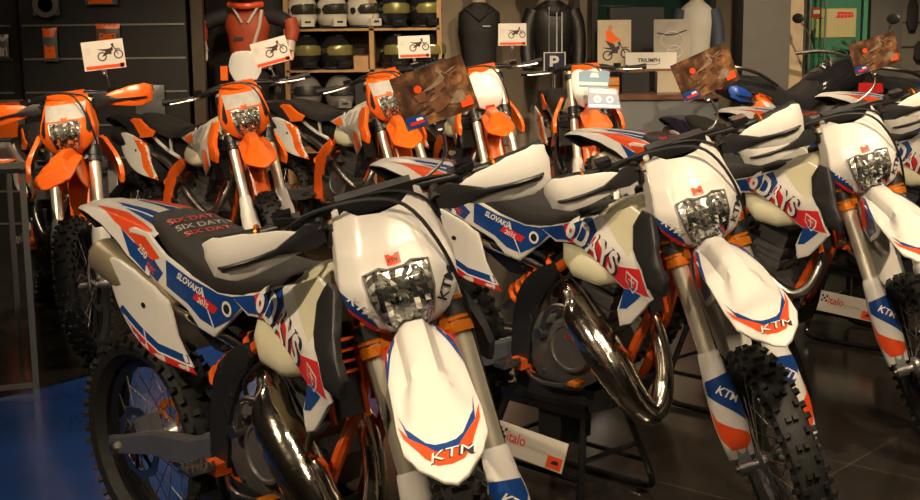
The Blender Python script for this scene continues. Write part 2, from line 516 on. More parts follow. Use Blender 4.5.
    for x, z0, z1, y in ((.06, .88, .97, .05), (.20, .78, .96, .07), (.38, .70, .93, .075), (.52, .70, .92, .07), (.58, .76, .90, .05)):
        rings.append([V(x, y*a, z0+(z1-z0)*b) for a, b in ((-.7, 0), (.7, 0), (1, .3), (1, .8), (.7, 1), (-.7, 1), (-1, .8), (-1, .3))])
    mb.rings(rings, black); mb.build('airbox', root)
    # mud flap under the tail
    # --- engine
    mb = MB()
    rings = []
    for y, k in ((-.115, .80), (-.10, 1), (.10, 1), (.12, .8)):
        rings.append([V(.67+a*.155*k, y, .50+b*.12*k) for a, b in ((-1, -.5), (-.6, -1), (.5, -1), (.95, -.6), (1.05, .1), (.75, .7), (.2, 1), (-.6, .95), (-1, .5))])
    mb.rings(rings[::-1], engm)
    cy0, cy1 = V(.745, 0, .58), V(.80, 0, .80)
    cax = (cy1-cy0).normalized(); q = 9
    for i in range(q):
        p = cy0.lerp(cy1, i/(q-1)); k = 1 if i % 2 else .86
        mb.box(p, (.135*k, .135*k, .026), engm if i < 7 else alum, (0, math.atan2(cax.x, cax.z), 0))
    mb.box(cy1+cax*.02, (.09, .09, .03), alum, (0, .25, 0))
    mb.cyl(V(.62, .0, .71), V(.73, 0, .70), .028, black, 12)    # intake
    mb.box((.60, 0, .70), (.07, .08, .10), alum)
    for i in range(6):
        a = i*PI/3; mb.cyl(V(.67+.13*math.cos(a), -.105, .5+.1*math.sin(a)), V(.67+.13*math.cos(a), -.122, .5+.1*math.sin(a)), .007, steel, 8)
    if P['pipe'] == 'four':
        mb.box((.79, 0, .86), (.16, .16, .075), engm, (0, .25, 0))
    mb.cyl(V(.86, -.04, .52), V(.84, -.115, .52), .035, engm, 14)
    en = mb.build('engine', root, ang=28)
    cc = MB()
    cc.lathe([(.086, 0), (.088, .018), (.081, .028), (.073, .030), (.069, .024), (.040, .026), (.0, .027)], (.73, -.115, .53), (0, -1, 0), clutchm, 28)
    f = lambda u_, v_: V(u_, -.1415, v_)
    cc.text(f, 1, 'KTM', .708, .557, .014, .12, redp, .001, .3, .02)
    cc.build('clutch_cover', en)
    ks = MB(); ks.tube([V(.60, -.13, .55), V(.63, -.15, .62), V(.67, -.155, .665), V(.72, -.155, .67)], [.012, .010, .009, .010], black if not six else steel, 8, smooth=1); ks.cyl(V(.60, -.11, .55), V(.60, -.15, .55), .018, steel, 12); ks.build('kick_starter', root)
    for pts_, r_ in (([V(.86, -.09, .60), V(.95, -.10, .66), V(1.0, -.11, .74)], .012), ([V(.82, .06, .82), V(.93, .10, .86), V(1.0, .12, .84)], .012), ([V(.62, -.09, .60), V(.60, -.12, .68), V(.68, -.10, .76), V(.80, -.08, .80)], .007)):
        wp = MB(); wp.tube(pts_, r_, black, 8, smooth=2); wp.build('hose', root)
    # --- exhaust
    mb = MB(); pm = P['pipem']
    if P['pipe'] == 'two':
        pts = [V(.83, .02, .70), V(.92, .02, .67), V(.975, .01, .60), V(1.02, -.01, .50), V(1.042, -.045, .405), V(1.038, -.085, .37), V(1.00, -.12, .40), V(.95, -.14, .47), V(.90, -.145, .53), V(.83, -.145, .595), V(.765, -.135, .645), V(.71, -.095, .69), V(.64, -.07, .73), V(.55, -.085, .765), V(.42, -.11, .79), V(.28, -.12, .81)]
        rr = [.026, .027, .028, .031, .036, .042, .050, .060, .066, .065, .060, .040, .024, .017, .016, .016]
        cc_ = [tuple(p)+(r,) for p, r in zip(pts, rr)]
        cc_ = chaikin(cc_, 2, False)
        N = len(cc_); P3 = [Vector(c[:3]) for c in cc_]
        rings = []; up = V(0, 1, 0)
        for i in range(N):
            t_ = (P3[min(i+1, N-1)]-P3[max(i-1, 0)]).normalized(); a = (up-t_*up.dot(t_)).normalized(); b = t_.cross(a); up = a
            wob = 1+.025*(i % 2)   # hand-welded segments
            rings.append([P3[i]+(a*math.cos(2*PI*k/20)+b*math.sin(2*PI*k/20))*cc_[i][3]*wob for k in range(20)])
        mb.rings(rings, pm)
    else:
        mb.tube([V(.84, .02, .78), V(.93, .01, .76), V(.99, -.03, .70), V(1.0, -.07, .60), V(.965, -.10, .52), V(.90, -.115, .50), V(.82, -.135, .555), V(.74, -.14, .61), V(.66, -.125, .65), V(.57, -.095, .70), V(.45, -.10, .77), V(.28, -.12, .81)], [.022, .023, .022, .022, .021, .021, .022, .024, .024, .022, .022, .022], pm, 14, smooth=2)
    mb.build('exhaust_pipe', root, ang=50)
    mb = MB()
    a, b = V(-.095, -.125, .893), V(.30, -.122, .80)
    mb.tube([a, a.lerp(b, .06), a.lerp(b, .07), a.lerp(b, .85), b], [.036, .050, .054, .054, .030], P.get('silencer', steel), 20, flat=1.0)
    mb.cyl(a+V(-.012, 0, .002), a+V(.002, 0, 0), .022, black, 14)
    mb.build('silencer', root)
    # --- foot controls
    for s in (-1, 1):
        mb = MB(); mb.box((.515, s*.20, .435), (.05, .085, .012), steel)
        for i in range(6):
            for q in (-1, 1): mb.box((.515+q*.02, s*(.165+i*.014), .446), (.008, .006, .014), steel)
        mb.box((.515, s*.135, .425), (.05, .05, .035), frameo); mb.build('footpeg', root, smooth=False)
    mb = MB(); mb.tube([V(.53, -.12, .40), V(.60, -.155, .385), V(.72, -.16, .40), V(.78, -.165, .425)], .008, steel, 8, smooth=1); mb.box((.79, -.17, .432), (.035, .05, .010), orclamp); mb.build('brake_pedal', root)
    # --- seat
    mb = MB(); rings = []
    prof = [(.11, .985, 1.035, .075), (.18, .985, 1.028, .10), (.28, .952, 1.008, .12), (.40, .922, .985, .128), (.51, .905, .975, .128), (.62, .918, .978, .122), (.74, .965, 1.0, .10), (.84, 1.0, 1.03, .075), (.94, 1.04, 1.062, .055), (.985, 1.055, 1.07, .04)]
    for x, z0, z1, w in prof:
        rings.append([V(x, w*a, z0+(z1-z0)*b) for a, b in ((-1, 0), (1, 0), (1.02, .5), (.88, .88), (.5, 1.0), (0, 1.03), (-.5, 1.0), (-.88, .88), (-1.02, .5))])
    mb.rings(rings, seatm)
    if six:
        zt = [(p[0], p[2]) for p in prof]
        fs = lambda u_, v_: V(u_, v_, lerp_tab(zt, u_)+.0015-(.0 if abs(v_) < .05 else (abs(v_)-.05)**2*6))
        for k in range(3):
            mb.text(fs, 1, 'SIX DAYS', .215+k*.042, -.080, .026, PI/2, [redp, greyp, redp][k], .0015, .2, .01, wid=1.1)
    mb.build('seat', root, ang=50)
    # --- rear fender
    fm = P['fender']; mb = MB()
    rs = [(-.345, .975, .006, .055, .005), (-.31, .990, .010, .075, .012), (-.22, 1.004, .012, .105, .022), (-.10, 1.012, .03, .122, .030), (.0, 1.015, .055, .135, .036), (.10, 1.012, .095, .140, .040), (.20, 1.0, .115, .140, .03)]
    def fend(u_, v_):   # u along x, v: -1..1 across
        z = lerp_tab([(r_[0], r_[1]) for r_ in rs], u_); dr = lerp_tab([(r_[0], r_[2]) for r_ in rs], u_)
        w = lerp_tab([(r_[0], r_[3]) for r_ in rs], u_)
        a = abs(v_)
        sg = 1 if v_ > 0 else -1
        if a < .62: return V(u_, w*.82*(v_/.62), z-.004*(a/.62)**2+(.006 if a < .25 else 0))
        k = (a-.62)/.38
        return V(u_, sg*w*(.82+.18*k**.6), z-.004-dr*k)
    NU, NV = 24, 28
    def fgrid(off): return [[fend(-.345+.545*i/NU, -1+2*j/NV)+V(0, 0, off) for j in range(NV+1)] for i in range(NU+1)]
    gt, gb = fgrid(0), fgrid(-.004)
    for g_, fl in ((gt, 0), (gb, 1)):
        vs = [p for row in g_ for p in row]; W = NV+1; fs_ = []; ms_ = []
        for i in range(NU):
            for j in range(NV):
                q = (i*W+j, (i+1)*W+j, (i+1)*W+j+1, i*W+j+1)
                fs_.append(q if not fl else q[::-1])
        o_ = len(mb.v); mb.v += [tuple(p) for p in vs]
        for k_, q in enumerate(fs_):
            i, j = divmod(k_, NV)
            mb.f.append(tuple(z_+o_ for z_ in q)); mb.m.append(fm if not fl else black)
    if six:
        for sg in (-1, 1):
            def fd(u_, v_, sg=sg): return fend(u_, v_*sg)
            sn = 1 if sg > 0 else -1
            for poly, m_ in (([(-.20, .50), (-.02, .42), (.17, .58), (.17, .82), (.0, .74)], orred), ([(-.16, .20), (.10, .10), (.18, .30), (.17, .50), (.0, .36)], bluep), ([(.03, .76), (.18, .85), (.18, .99), (.10, .97)], bluep)):
                mb.decal(poly, fd, m_, .0015, sn, .02)
            mb.text(fd, sn, '250', .085, .80 if sg < 0 else .80, .10, 0, wgraph, .003, .2, .02, wid=.42) if False else None
    rf = mb.build('rear_fender', root, ang=40)
    mb = MB(); mb.box((-.17, 0, .955), (.18, .12, .02), black, (0, .25, 0)); mb.box((-.30, 0, .945), (.10, .10, .012), black, (0, .35, 0)); mb.box((-.02, 0, .93), (.2, .15, .05), black); mb.build('tail_underside', root)
    # --- side covers
    for s in (-1, 1):
        sg = 1 if s < 0 else -1
        g = lambda u_, v_: .122+.018*(1-min(1, abs(u_-.3)/.35))
        f = lambda u_, v_, s=s: V(u_, s*(.118+.02*math.exp(-((u_-.25)/.2)**2)), v_)
        mb = MB()
        if six:
            out = [(-.02, .962), (.10, 1.0), (.19, 1.0), (.28, .955), (.39, .924), (.51, .905), (.60, .912), (.62, .885), (.55, .825), (.485, .772), (.42, .785), (.37, .825), (.26, .862), (.20, .880), (.10, .925)]
            dec = [([(.06, .96), (.19, .955), (.27, .905), (.24, .874), (.12, .922)], bluep, .0012), ([(.09, .985), (.18, .99), (.255, .945), (.215, .93), (.12, .958)], orred, .0020), ([(.285, .946), (.39, .916), (.51, .897), (.602, .904), (.612, .886), (.56, .838), (.49, .800), (.43, .812), (.38, .842), (.285, .872)], bluep), (strip2([(.49, .800), (.455, .86), (.44, .90)], .005), wgraph, .002),
                   ([(.40, .862), (.49, .838), (.51, .858), (.42, .882)], redp, .002), (circle2(.547, .864, .021), wgraph, .0022), (circle2(.547, .864, .013), black, .003)]
            tx = [('SLOVAKIA', .335, .905, .020, -.27, wgraph, .003, .25, .03, s > 0, .95), ('2015', .42, .857, .017, -.27, wgraph, .003, .25, .02, s > 0), ('250', .135, .945, .026, -.42, wgraph, .0035, .25, .03, s > 0), ('EXC', .185, .908, .018, -.42, orred, .003, .2, .03, s > 0)]
            mb.panel(out, f, fm, .004, .008, .018, sg, dec, tx)
        else:
            out = [(-.02, .962), (.10, 1.0), (.19, 1.0), (.28, .955), (.36, .935), (.33, .90), (.20, .885), (.08, .93)]
            mb.panel(out, f, P['fender2'], .004, .008, .02, sg)
        mb.build('side_cover', root)
    # muffler guard / number panel (right), airbox number panel (left)
    for s in (-1, 1):
        sg = 1 if s < 0 else -1
        f = lambda u_, v_, s=s: V(u_, s*(.168+.014*math.exp(-((u_-.2)/.14)**2)-max(0, .08-u_)*.12-max(0, u_-.3)*.25), v_)
        out = chaikin([(.005, .905), (-.01, .868), (.03, .825), (.10, .762), (.20, .70), (.30, .672), (.425, .652), (.365, .735), (.348, .80), (.325, .862), (.135, .915)], 1)
        dec = [(circle2(.235, .815, .011, 14, .008), black, .0015)]
        if six:
            dec += [([(.14, .735), (.20, .702), (.30, .674), (.422, .654), (.405, .678), (.30, .698), (.15, .750)], redp, .001), ([(.10, .775), (.15, .748), (.30, .696), (.402, .680), (.39, .704), (.30, .722), (.12, .79)], bluep, .001), (strip2([(.13, .764), (.30, .698), (.408, .677)], .005), wgraph, .0022), (strip2([(.255, .685), (.235, .75)], .005), wgraph, .0024)]
        else:
            dec += [([(.20, .895), (.325, .862), (.348, .80), (.365, .735), (.425, .652), (.36, .665), (.31, .72), (.29, .80), (.22, .87)], orange, .0012)]
        mb = MB(); mb.panel(out, f, white, .004, .010, .016, sg, dec); mb.build('number_panel', root)
    # --- tank
    mb = MB()
    tk = MB(); rings = []
    for x, z0, z1, w in ((.64, .865, .945, .085), (.69, .80, .96, .140), (.75, .762, .99, .168), (.85, .752, 1.04, .178), (.93, .775, 1.07, .168), (.985, .86, 1.07, .11), (1.0, .92, 1.05, .06)):
        rings.append([V(x, w*a, z0+(z1-z0)*b) for a, b in ((-.55, .05), (0, .12), (.55, .05), (.92, 0.05), (1, .16), (.92, .34), (.62, .5), (.55, .85), (.4, 1), (-.4, 1), (-.55, .85), (-.62, .5), (-.92, .34), (-1, .16), (-.92, .05))])
    rings = [[Vector(p) for p in chaikin([tuple(q) for q in r_], 1)] for r_ in rings]
    tk.rings(rings, cream if not six else cream); tk.lathe([(.03, 0), (.032, .02), (.026, .03)], (.90, 0, 1.05), (-.2, 0, 1), black, 18)
    tko = tk.build('fuel_tank', root, ang=60)
    # --- radiators
    for s in (-1, 1):
        mb = MB(); mb.box((1.01, s*.125, .82), (.035, .10, .22), black, (0, -.3, 0))
        for i in range(7): mb.box((1.030+(i-3)*.0095, s*.125, .82+(i-3)*.031), (.010, .10, .007), P['fin2'], (0, -.3, 0))
        for q in (-1, 1): mb.box((1.030, s*(.125+q*.05), .82), (.016, .008, .225), P['fin2'], (0, -.3, 0))
        mb.build('radiator', root, smooth=False)
    # --- shrouds
    for s in (-1, 1):
        sg = 1 if s < 0 else -1
        g = lambda u_, v_, s=s: V(u_, s*(.122+.105*max(0, min(1, (u_-.66)/.44))**1.3+.008*math.exp(-((v_-.90-(.85-u_)*.25)/.05)**2)-max(0, v_-.90)*.32), v_)
        mb = MB()
        if six:
            out = [(.56, .905), (.67, .935), (.76, .972), (.86, 1.0), (.95, 1.04), (1.0, 1.03), (1.03, .95), (1.075, .86), (1.12, .795), (1.02, .69), (.965, .668), (.95, .72), (.98, .79), (.925, .812), (.86, .838), (.73, .880), (.64, .866)]
            dec = [([(.84, .985), (.86, .997), (.95, 1.036), (.998, 1.026), (1.025, .95), (1.0, .90), (.93, .93)], cream, .0006), ([(.575, .903), (.67, .928), (.715, .888), (.645, .876)], bluep, .001), ([(.672, .930), (.71, .945), (.745, .885), (.70, .880)], redp, .0012),
                   ([(.705, .938), (.79, .975), (.83, .94), (.80, .865), (.75, .882)], bluep, .001),
                   ([(.80, .866), (.86, .845), (.93, .818), (.985, .797), (1.02, .80), (1.11, .80), (1.06, .875), (.96, .86), (.88, .89), (.83, .93)], redp, .001),
                   ([(.985, .795), (1.02, .80), (1.07, .795), (1.0, .735), (.965, .725)], bluep, .0012),
                   ]
            sh_ = [(1.0, .858), (1.06, .838), (1.055, .812), (1.03, .79), (.995, .825)]
            dec += [([(u_*1.0, v_) for u_, v_ in sh_], wgraph, .002), ([(1.003, .851), (1.053, .834), (1.049, .815), (1.03, .798), (1.0, .828)], redp, .0026), (strip2([(1.027, .845), (1.029, .808)], .005), wgraph, .0032), (strip2([(1.013, .834), (1.043, .827)], .004), wgraph, .0032), ([(1.006, .818), (1.044, .808), (1.03, .798)], bluep, .003)]
            tx = [('6DAYS', .684, .899, .083, -.30, dgraph, .0024, .05, .035, s > 0, .88, 1.0), ('6DAYS', .686, .901, .079, -.30, wgraph, .0040, .05, .035, s > 0, .87, 1.02), ('SIX DAYS', .80, .968, .014, -.3, wgraph, .002, .2, .02, s > 0)]
            mb.panel(out, g, white, .004, .008, .018, sg, dec, tx)
        else:
            out = [(.62, .915), (.72, .955), (.84, .99), (.95, 1.03), (1.01, 1.0), (1.05, .88), (1.08, .79), (1.0, .73), (.95, .80), (.86, .82), (.80, .86), (.70, .89)]
            dec = [([(.66, .913), (.74, .95), (.80, .91), (.73, .89)], orange, .001), ([(.95, .80), (1.0, .73), (1.075, .79), (1.04, .86), (.97, .88)], orange, .001)]
            tx = [('KTM', .76, .872, .10, .25, wgraph, .0025, .3, .03, s > 0, 1.1)]
            mb.panel(out, g, greyp, .004, .008, .022, sg, dec, tx)
        so = mb.build('radiator_shroud', root)
        mb = MB()
        out = [(.995, 1.04), (.975, .99), (1.005, .925), (1.065, .875), (1.095, .825), (1.155, .812), (1.160, .86), (1.105, .95), (1.045, 1.035)]
        g2 = lambda u_, v_, s=s: g(u_, v_)+V(.008, s*(.004+.006*math.sin(min(1, max(0, (v_-.78)/.26))*PI)), 0)
        mb.panel(out, g2, P['fin'], .018, .010, .016, sg); mb.build('shroud_scoop', root)
    # ------------------------------------------------------------ steered assembly
    def fk(s, z, dx=0, dy=0):   # point on the fork leg at height z
        return V(1.45-(z-.35)*.498+dx, s*(.100)+dy, z)
    for s in (-1, 1):
        mb = MB()
        mb.cyl(fk(s, .42), fk(s, .62), .024, steel, 16)
        mb.tube([fk(s, .60), fk(s, .61), fk(s, .90), fk(s, .91), fk(s, 1.20)], [.029, .0275, .0275, .0285, .0285], forkm, 18)
        mb.cyl(fk(s, 1.2), fk(s, 1.212), .022, orclamp, 14)
        mb.box(fk(s, .375, .012), (.05, .035, .085), alum, (0, -.46, 0)); mb.cyl(V(1.48, s*.082, .35), V(1.48, s*.125, .35), .024, alum, 16)
        leg = mb.build('fork_leg', root); steered.append(leg)
        mb = MB(); 
        for z in (.915, .942, .968): mb.cyl(fk(s, z-.011), fk(s, z+.011), .036, P['clamp'], 20)
        mb.box(fk(s, .94, .005, -s*.03), (.05, .02, .05), P['clamp'], (0, -.46, 0))
        mb.build('fork_ring', leg)
        # guard
        ax = SD; lat = V(0, 1, 0)
        def gf(u_, v_, s=s):   # u angle (rad, 0 = forward, + to the outside), v = height
            k = lerp_tab([(.36, .036), (.40, .041), (.52, .043), (.58, .041), (.61, .038), (.645, .034), (.665, .0295)], v_)
            wd = lerp_tab([(.36, .040), (.46, .050), (.56, .046), (.61, .038), (.645, .034), (.665, .0295)], v_)
            return fk(s, v_)+SF*(math.cos(u_)*k*.95)+V(0, -math.sin(u_)*wd, 0) if s < 0 else fk(s, v_)+SF*(math.cos(u_)*k*.95)+V(0, -math.sin(u_)*wd, 0)
        mb = MB(); NZ, NA = 22, 24
        rows = []
        for i in range(NZ+1):
            v_ = .365+.295*i/NZ
            rows.append([gf(-PI*.97+2*PI*.97*j/NA if v_ > .60 else (-2.25+4.5*j/NA), v_) for j in range(NA+1)])
        W = NA+1
        for off, fl in ((0, 0), (.003, 1)):
            vs = []
            for i, r_ in enumerate(rows):
                ctr = fk(s, .365+.295*i/NZ)
                vs += [p+(ctr-p)*off*25 for p in r_]
            fs_ = []
            for i in range(NZ):
                for j in range(NA):
                    q = (i*W+j, i*W+j+1, (i+1)*W+j+1, (i+1)*W+j)
                    fs_.append(q[::-1] if fl else q)
            # orient outward: u increases toward -y seen from the front
            mb.add(vs, [q[::-1] for q in fs_], P['guard'])
        gfd = lambda u_, v_: gf(u_*22, v_)     # u scaled so that units are similar to metres
        if six:
            for poly, m_ in (([(.052, .585), (-.045, .595), (-.060, .50), (-.045, .455), (.0, .50), (.052, .548)], bluep), ([(.060, .518), (.045, .478), (.0, .445), (-.045, .422), (-.046, .405), (-.02, .388), (.03, .390), (.058, .43)], orred)):
                mb.decal([(u_*(1 if s < 0 else -1), v_) for u_, v_ in poly], gfd, m_, .0018, -1, .012)
            mb.text(gfd, -1, 'KTM', -.030, .506, .024, .70, wgraph, .003, .2, .02, True)
        mb.build('fork_guard', leg, ang=60)
    # axle hub line
    mb = MB(); mb.cyl(V(1.48, -.135, .35), V(1.48, .135, .35), .011, steel, 12)
    a_ = mb.build('front_axle', root); steered.append(a_)
    mb = MB(); mb.box((1.42, .085, .42), (.10, .035, .06), black, (0, -.6, 0)); a_ = mb.build('front_caliper', root); steered.append(a_)
    # triple clamps + handlebar
    mb = MB()
    for z, w in ((.955, .028), (1.165, .024)):
        c_ = fk(1, z); c_.y = 0
        mb.box(c_+V(-.012, 0, 0), (.075, .17, w), P.get('triple', black), (0, -.46, 0))
        for s in (-1, 1): mb.cyl(fk(s, z-.016), fk(s, z+.016), .038, P.get('triple', black), 18)
    for s in (-1, 1): mb.cyl(V(1.04, s*.045, 1.17), V(1.045, s*.045, 1.225), .018, black, 12)
    mb.cyl(S0-SD*.22-SF*.0, S0+SD*.03, .018, P.get('triple', black), 14)
    mb.box(fk(1, 1.165)+V(-.02, -.1, .012), (.05, .12, .04), P.get('triple', black), (0, -.46, 0))
    a_ = mb.build('triple_clamp', root); steered.append(a_)
    hb = MB()
    hb.tube([V(.965, -.41, 1.212), V(.985, -.25, 1.205), V(1.03, -.14, 1.225), V(1.045, -.07, 1.235), V(1.045, .07, 1.235), V(1.03, .14, 1.225), V(.985, .25, 1.205), V(.965, .41, 1.212)], .0125, P.get('bar', black), 12, smooth=2)
    hbo = hb.build('handlebar', root); steered.append(hbo)
    pd = MB(); pd.box((1.05, 0, 1.235), (.05, .18, .045), P.get('pad', orange)); pd.build('bar_pad', hbo)
    for s in (-1, 1):
        g_ = MB(); g_.tube([V(.962, s*.415, 1.212), V(.972, s*.36, 1.209), V(.982, s*.295, 1.206)], [.019, .017, .017], rubber, 12)
        g_.cyl(V(.983, s*.290, 1.206), V(.984, s*.284, 1.206), .025, orclamp if six else black, 14); g_.build('grip', hbo)
        l_ = MB(); l_.tube([V(1.0, s*.20, 1.205), V(1.04, s*.24, 1.205), V(1.03, s*.32, 1.20), V(1.02, s*.38, 1.20)], [.008, .007, .006, .006], steel, 8, smooth=1)
        l_.box((.995, s*.205, 1.212), (.045, .05, .035), black); l_.box((1.0, s*.22, 1.235), (.04, .045, .022), gloss); l_.build('lever', hbo)
    # brake hose / cables arching over the mask
    cb = MB()
    cb.tube([V(1.02, -.22, 1.21), V(1.08, -.14, 1.255), V(1.13, 0, 1.262), V(1.165, .07, 1.235), V(1.20, .115, 1.13), V(1.18, .135, 1.0), V(1.17, .13, .9), V(1.24, .125, .75), V(1.36, .125, .55), V(1.43, .11, .42)], .0048, black, 8, smooth=2)
    cb.tube([V(1.01, .20, 1.22), V(1.05, .11, 1.25), V(1.07, -.02, 1.245), V(1.05, -.10, 1.19), V(.98, -.11, 1.10)], .004, black, 8, smooth=2)
    cb.tube([V(1.02, -.20, 1.22), V(1.06, -.10, 1.25), V(1.08, .05, 1.255), V(1.09, .13, 1.20), V(1.02, .13, 1.08)], .004, black, 8, smooth=2)
    a_ = cb.build('brake_hose', root); steered.append(a_)
    if st != 'cross':
        for s in (-1, 1):
            sg = 1
            def hf(u_, v_, s=s):   # u from inboard (.14) to outboard (.43), v height offset
                x = lerp_tab([(.13, 1.06), (.20, 1.085), (.30, 1.085), (.38, 1.065), (.42, 1.03), (.445, .99)], u_)
                y = lerp_tab([(.13, .13), (.20, .20), (.30, .30), (.38, .375), (.42, .412), (.445, .425)], u_)
                return V(x-abs(v_-.0)*.12-max(0, v_)*.35, s*y, 1.196+v_*1.12+(u_-.3)*.02)
            hg = MB()
            out = [(.175, .016), (.24, .032), (.32, .042), (.395, .042), (.432, .026), (.440, -.006), (.42, -.046), (.36, -.055), (.29, -.045), (.22, -.030), (.18, -.016)]
            hg.panel(out, hf, P['hguard'], .004, .006, .02, s)
            ho = hg.build('handguard', root); steered.append(ho)
            bar_ = MB()
            rings = []
            for u_, h0, h1 in ((.135, -.020, .020), (.17, -.026, .026), (.215, -.020, .014), (.25, -.015, -.001), (.33, -.020, -.010), (.385, -.023, -.015), (.40, -.022, -.018)):
                p0, p1 = hf(u_, h0), hf(u_, h1); e = V(.010, 0, 0); d_ = V(-.006, 0, 0)
                r_ = [p0+d_, p0+e*.7, p0.lerp(p1, .3)+e, p0.lerp(p1, .7)+e, p1+e*.7, p1+d_]
                rings.append(r_ if s > 0 else r_[::-1])
            bar_.rings(rings, black)
            bar_.tube([hf(.14, 0), V(1.02, s*.135, 1.222)], .015, black, 10)
            bar_.build('guard_bar', ho)
    # --- mask / number plate
    prx = [(.955, 1.195), (.985, 1.222), (1.04, 1.236), (1.08, 1.232), (1.142, 1.190), (1.19, 1.148), (1.215, 1.120), (1.25, 1.088)]
    def mf(u_, v_):
        x = lerp_tab(prx, v_); a = abs(u_)
        c_ = .078-.25*max(0, v_-1.13)          # crease line, closer to the middle towards the top
        return V(x-.12*a-.75*max(0, a-c_), u_, v_)
    mb = MB()
    if st != 'cross':
        out = [(-.100, 1.200), (-.112, 1.212), (-.055, 1.208), (0, 1.206), (.055, 1.208), (.112, 1.212), (.100, 1.200), (.122, 1.14), (.136, 1.085), (.128, 1.03), (.095, .99), (.062, .955), (-.062, .955), (-.095, .99), (-.128, 1.03), (-.136, 1.085), (-.122, 1.14)]
        out = [(-.106, 1.244), (-.05, 1.224), (0, 1.219), (.05, 1.224), (.106, 1.244), (.124, 1.15), (.138, 1.085), (.130, 1.03), (.095, .985), (.055, .955), (-.055, .955), (-.095, .985), (-.130, 1.03), (-.138, 1.085), (-.124, 1.15)]
        lens = [(-.074, 1.110), (-.036, 1.116), (-.018, 1.110), (.018, 1.110), (.036, 1.116), (.074, 1.110), (.071, 1.06), (.054, .998), (.030, .976), (-.030, .976), (-.054, .998), (-.071, 1.06)]
        badge = [(-.016, 1.120), (-.016, 1.142), (-.006, 1.142), (-.004, 1.138), (.004, 1.138), (.006, 1.142), (.016, 1.142), (.016, 1.120)]
        dec = []; tx = []
        if six:
            dec = [([(-.137, 1.082), (-.128, 1.032), (-.094, .986), (-.07, .975), (-.078, 1.005), (-.100, 1.045)], bluep, .0012), ([(-.132, 1.045), (-.128, 1.032), (-.094, .986), (-.058, .957), (-.052, .970), (-.085, .998)], redp, .0020),
                   ([(.137, 1.082), (.128, 1.032), (.094, .986), (.07, .975), (.078, 1.005), (.100, 1.045)], wgraph, .0012)]
            tx = [('KTM', -.125, 1.062, .022, -.85, wgraph, .003, .2, .02), ('KTM', .088, 1.005, .026, .95, dgraph, .003, .2, .02)]
            dec.append((badge, orred, .002))
        else:
            plate = [(-.100, 1.203), (-.05, 1.200), (0, 1.200), (.05, 1.200), (.100, 1.203), (.095, 1.128), (-.095, 1.128)]
            dec = [(plate, greyp, .0025), (badge, orange, .0045), ([(.100, 1.17), (.118, 1.12), (.125, 1.08), (.112, 1.05), (.10, 1.07)], black, .001), ([(-.100, 1.17), (-.118, 1.12), (-.125, 1.08), (-.112, 1.05), (-.10, 1.07)], black, .001)]
        tx.append(('KTM', -.0125, 1.125, .008, 0, dgraph, .0052 if not six else .0030, .2, .02))
        rim = [(u_*1.06, 1.055+(v_-1.055)*1.06) for u_, v_ in lens]
        # shell with the opening for the lamp
        mb.panel(out, mf, P['mask'], .004, .007, .014, 1, dec, tx)
        dk = [(rim, P['mask'], .004), (lens, black, .0055)]
        for d_ in dk: mb.decal(d_[0], mf, d_[1], d_[2], 1, .012)
        for s in (-1, 1):  # side returns reaching back past the forks
            rings = []
            for v_ in (.99, 1.03, 1.085, 1.14, 1.19):
                w_ = lerp_tab([(.955, .053), (.985, .093), (1.03, .128), (1.085, .136), (1.15, .122), (1.244, .104)], v_)
                p = mf(s*w_, v_); q = p+V(-.075, s*.006, .0)
                r_ = [p+V(-.003, 0, 0), q, q-V(0, s*.004, 0), p-V(.003, s*.004, 0)]
                rings.append(r_ if s < 0 else r_[::-1])
            mb.rings(rings, P['mask'])
        mk = mb.build('headlight_mask', root, ang=40); steered.append(mk)
        # lamp: reflector bowls behind a clear lens, facets painted with bright and dark reflections
        rb = MB(); rnd = random.Random(3)
        ov, fs_ = rb._fill_ring(_ccw(lens), .0125, 0)
        vs = []
        for u_, v_ in ov:
            d_ = edist((u_, v_), lens)
            vs.append(rb._lift(mf, u_, v_, .0085+(rnd.uniform(-.0022, .0022)+.002*math.sin(u_*260))*min(1, d_/.006)+min(d_, .012)*.18, 1))
        for t_ in fs_:
            cu_ = sum(ov[i][0] for i in t_)/len(t_)
            rb.add([vs[i] for i in t_], [tuple(range(len(t_)))], rnd.choice([refl, refl, brightrefl, lampgrey] if math.sin(cu_*190+1) > -.2 else [refl, darkrefl, lampgrey]))
        rb.tube([rb._lift(mf, u_, v_, .012, 1) for u_, v_ in lens], .0035, lampgrey, 6, closed=True)
        for p_, r_ in (((-.038, 1.085), .018), ((.038, 1.085), .018), ((0, 1.05), .022), ((0, 1.008), .014)):
            c_ = rb._lift(mf, p_[0], p_[1], .008, 1); rb.lathe([(r_, 0), (r_*.92, .006), (r_*.5, .002), (r_*.2, .001)], c_, (1, 0, 0), refl, 12); rb.ball(c_+V(.004, 0, 0), r_*.32, greyp, 8, 6)
        hl = rb.build('headlight', mk, ang=8)
        gl = MB(); gl.panel(lens, lambda u_, v_: mf(u_, v_)+V(.021, 0, 0), glass, .002, .006, .016, 1); gl.build('headlight_lens', mk)
    else:
        out = chaikin([(-.105, 1.20), (-.06, 1.235), (0, 1.215), (.06, 1.235), (.105, 1.20), (.115, 1.08), (.06, .975), (-.06, .975), (-.115, 1.08)], 1)
        dec = [([(-.03, .985), (-.03, 1.01), (.03, 1.01), (.03, .985)], redp, .0015)]
        mb.panel(out, mf, white, .004, .010, .02, 1, dec)
        mk = mb.build('number_plate', root, ang=40); steered.append(mk)
    # --- front fender
    zc = [(1.12, .945), (1.20, .962), (1.30, .970), (1.42, .962), (1.56, .938), (1.68, .912), (1.79, .880)]
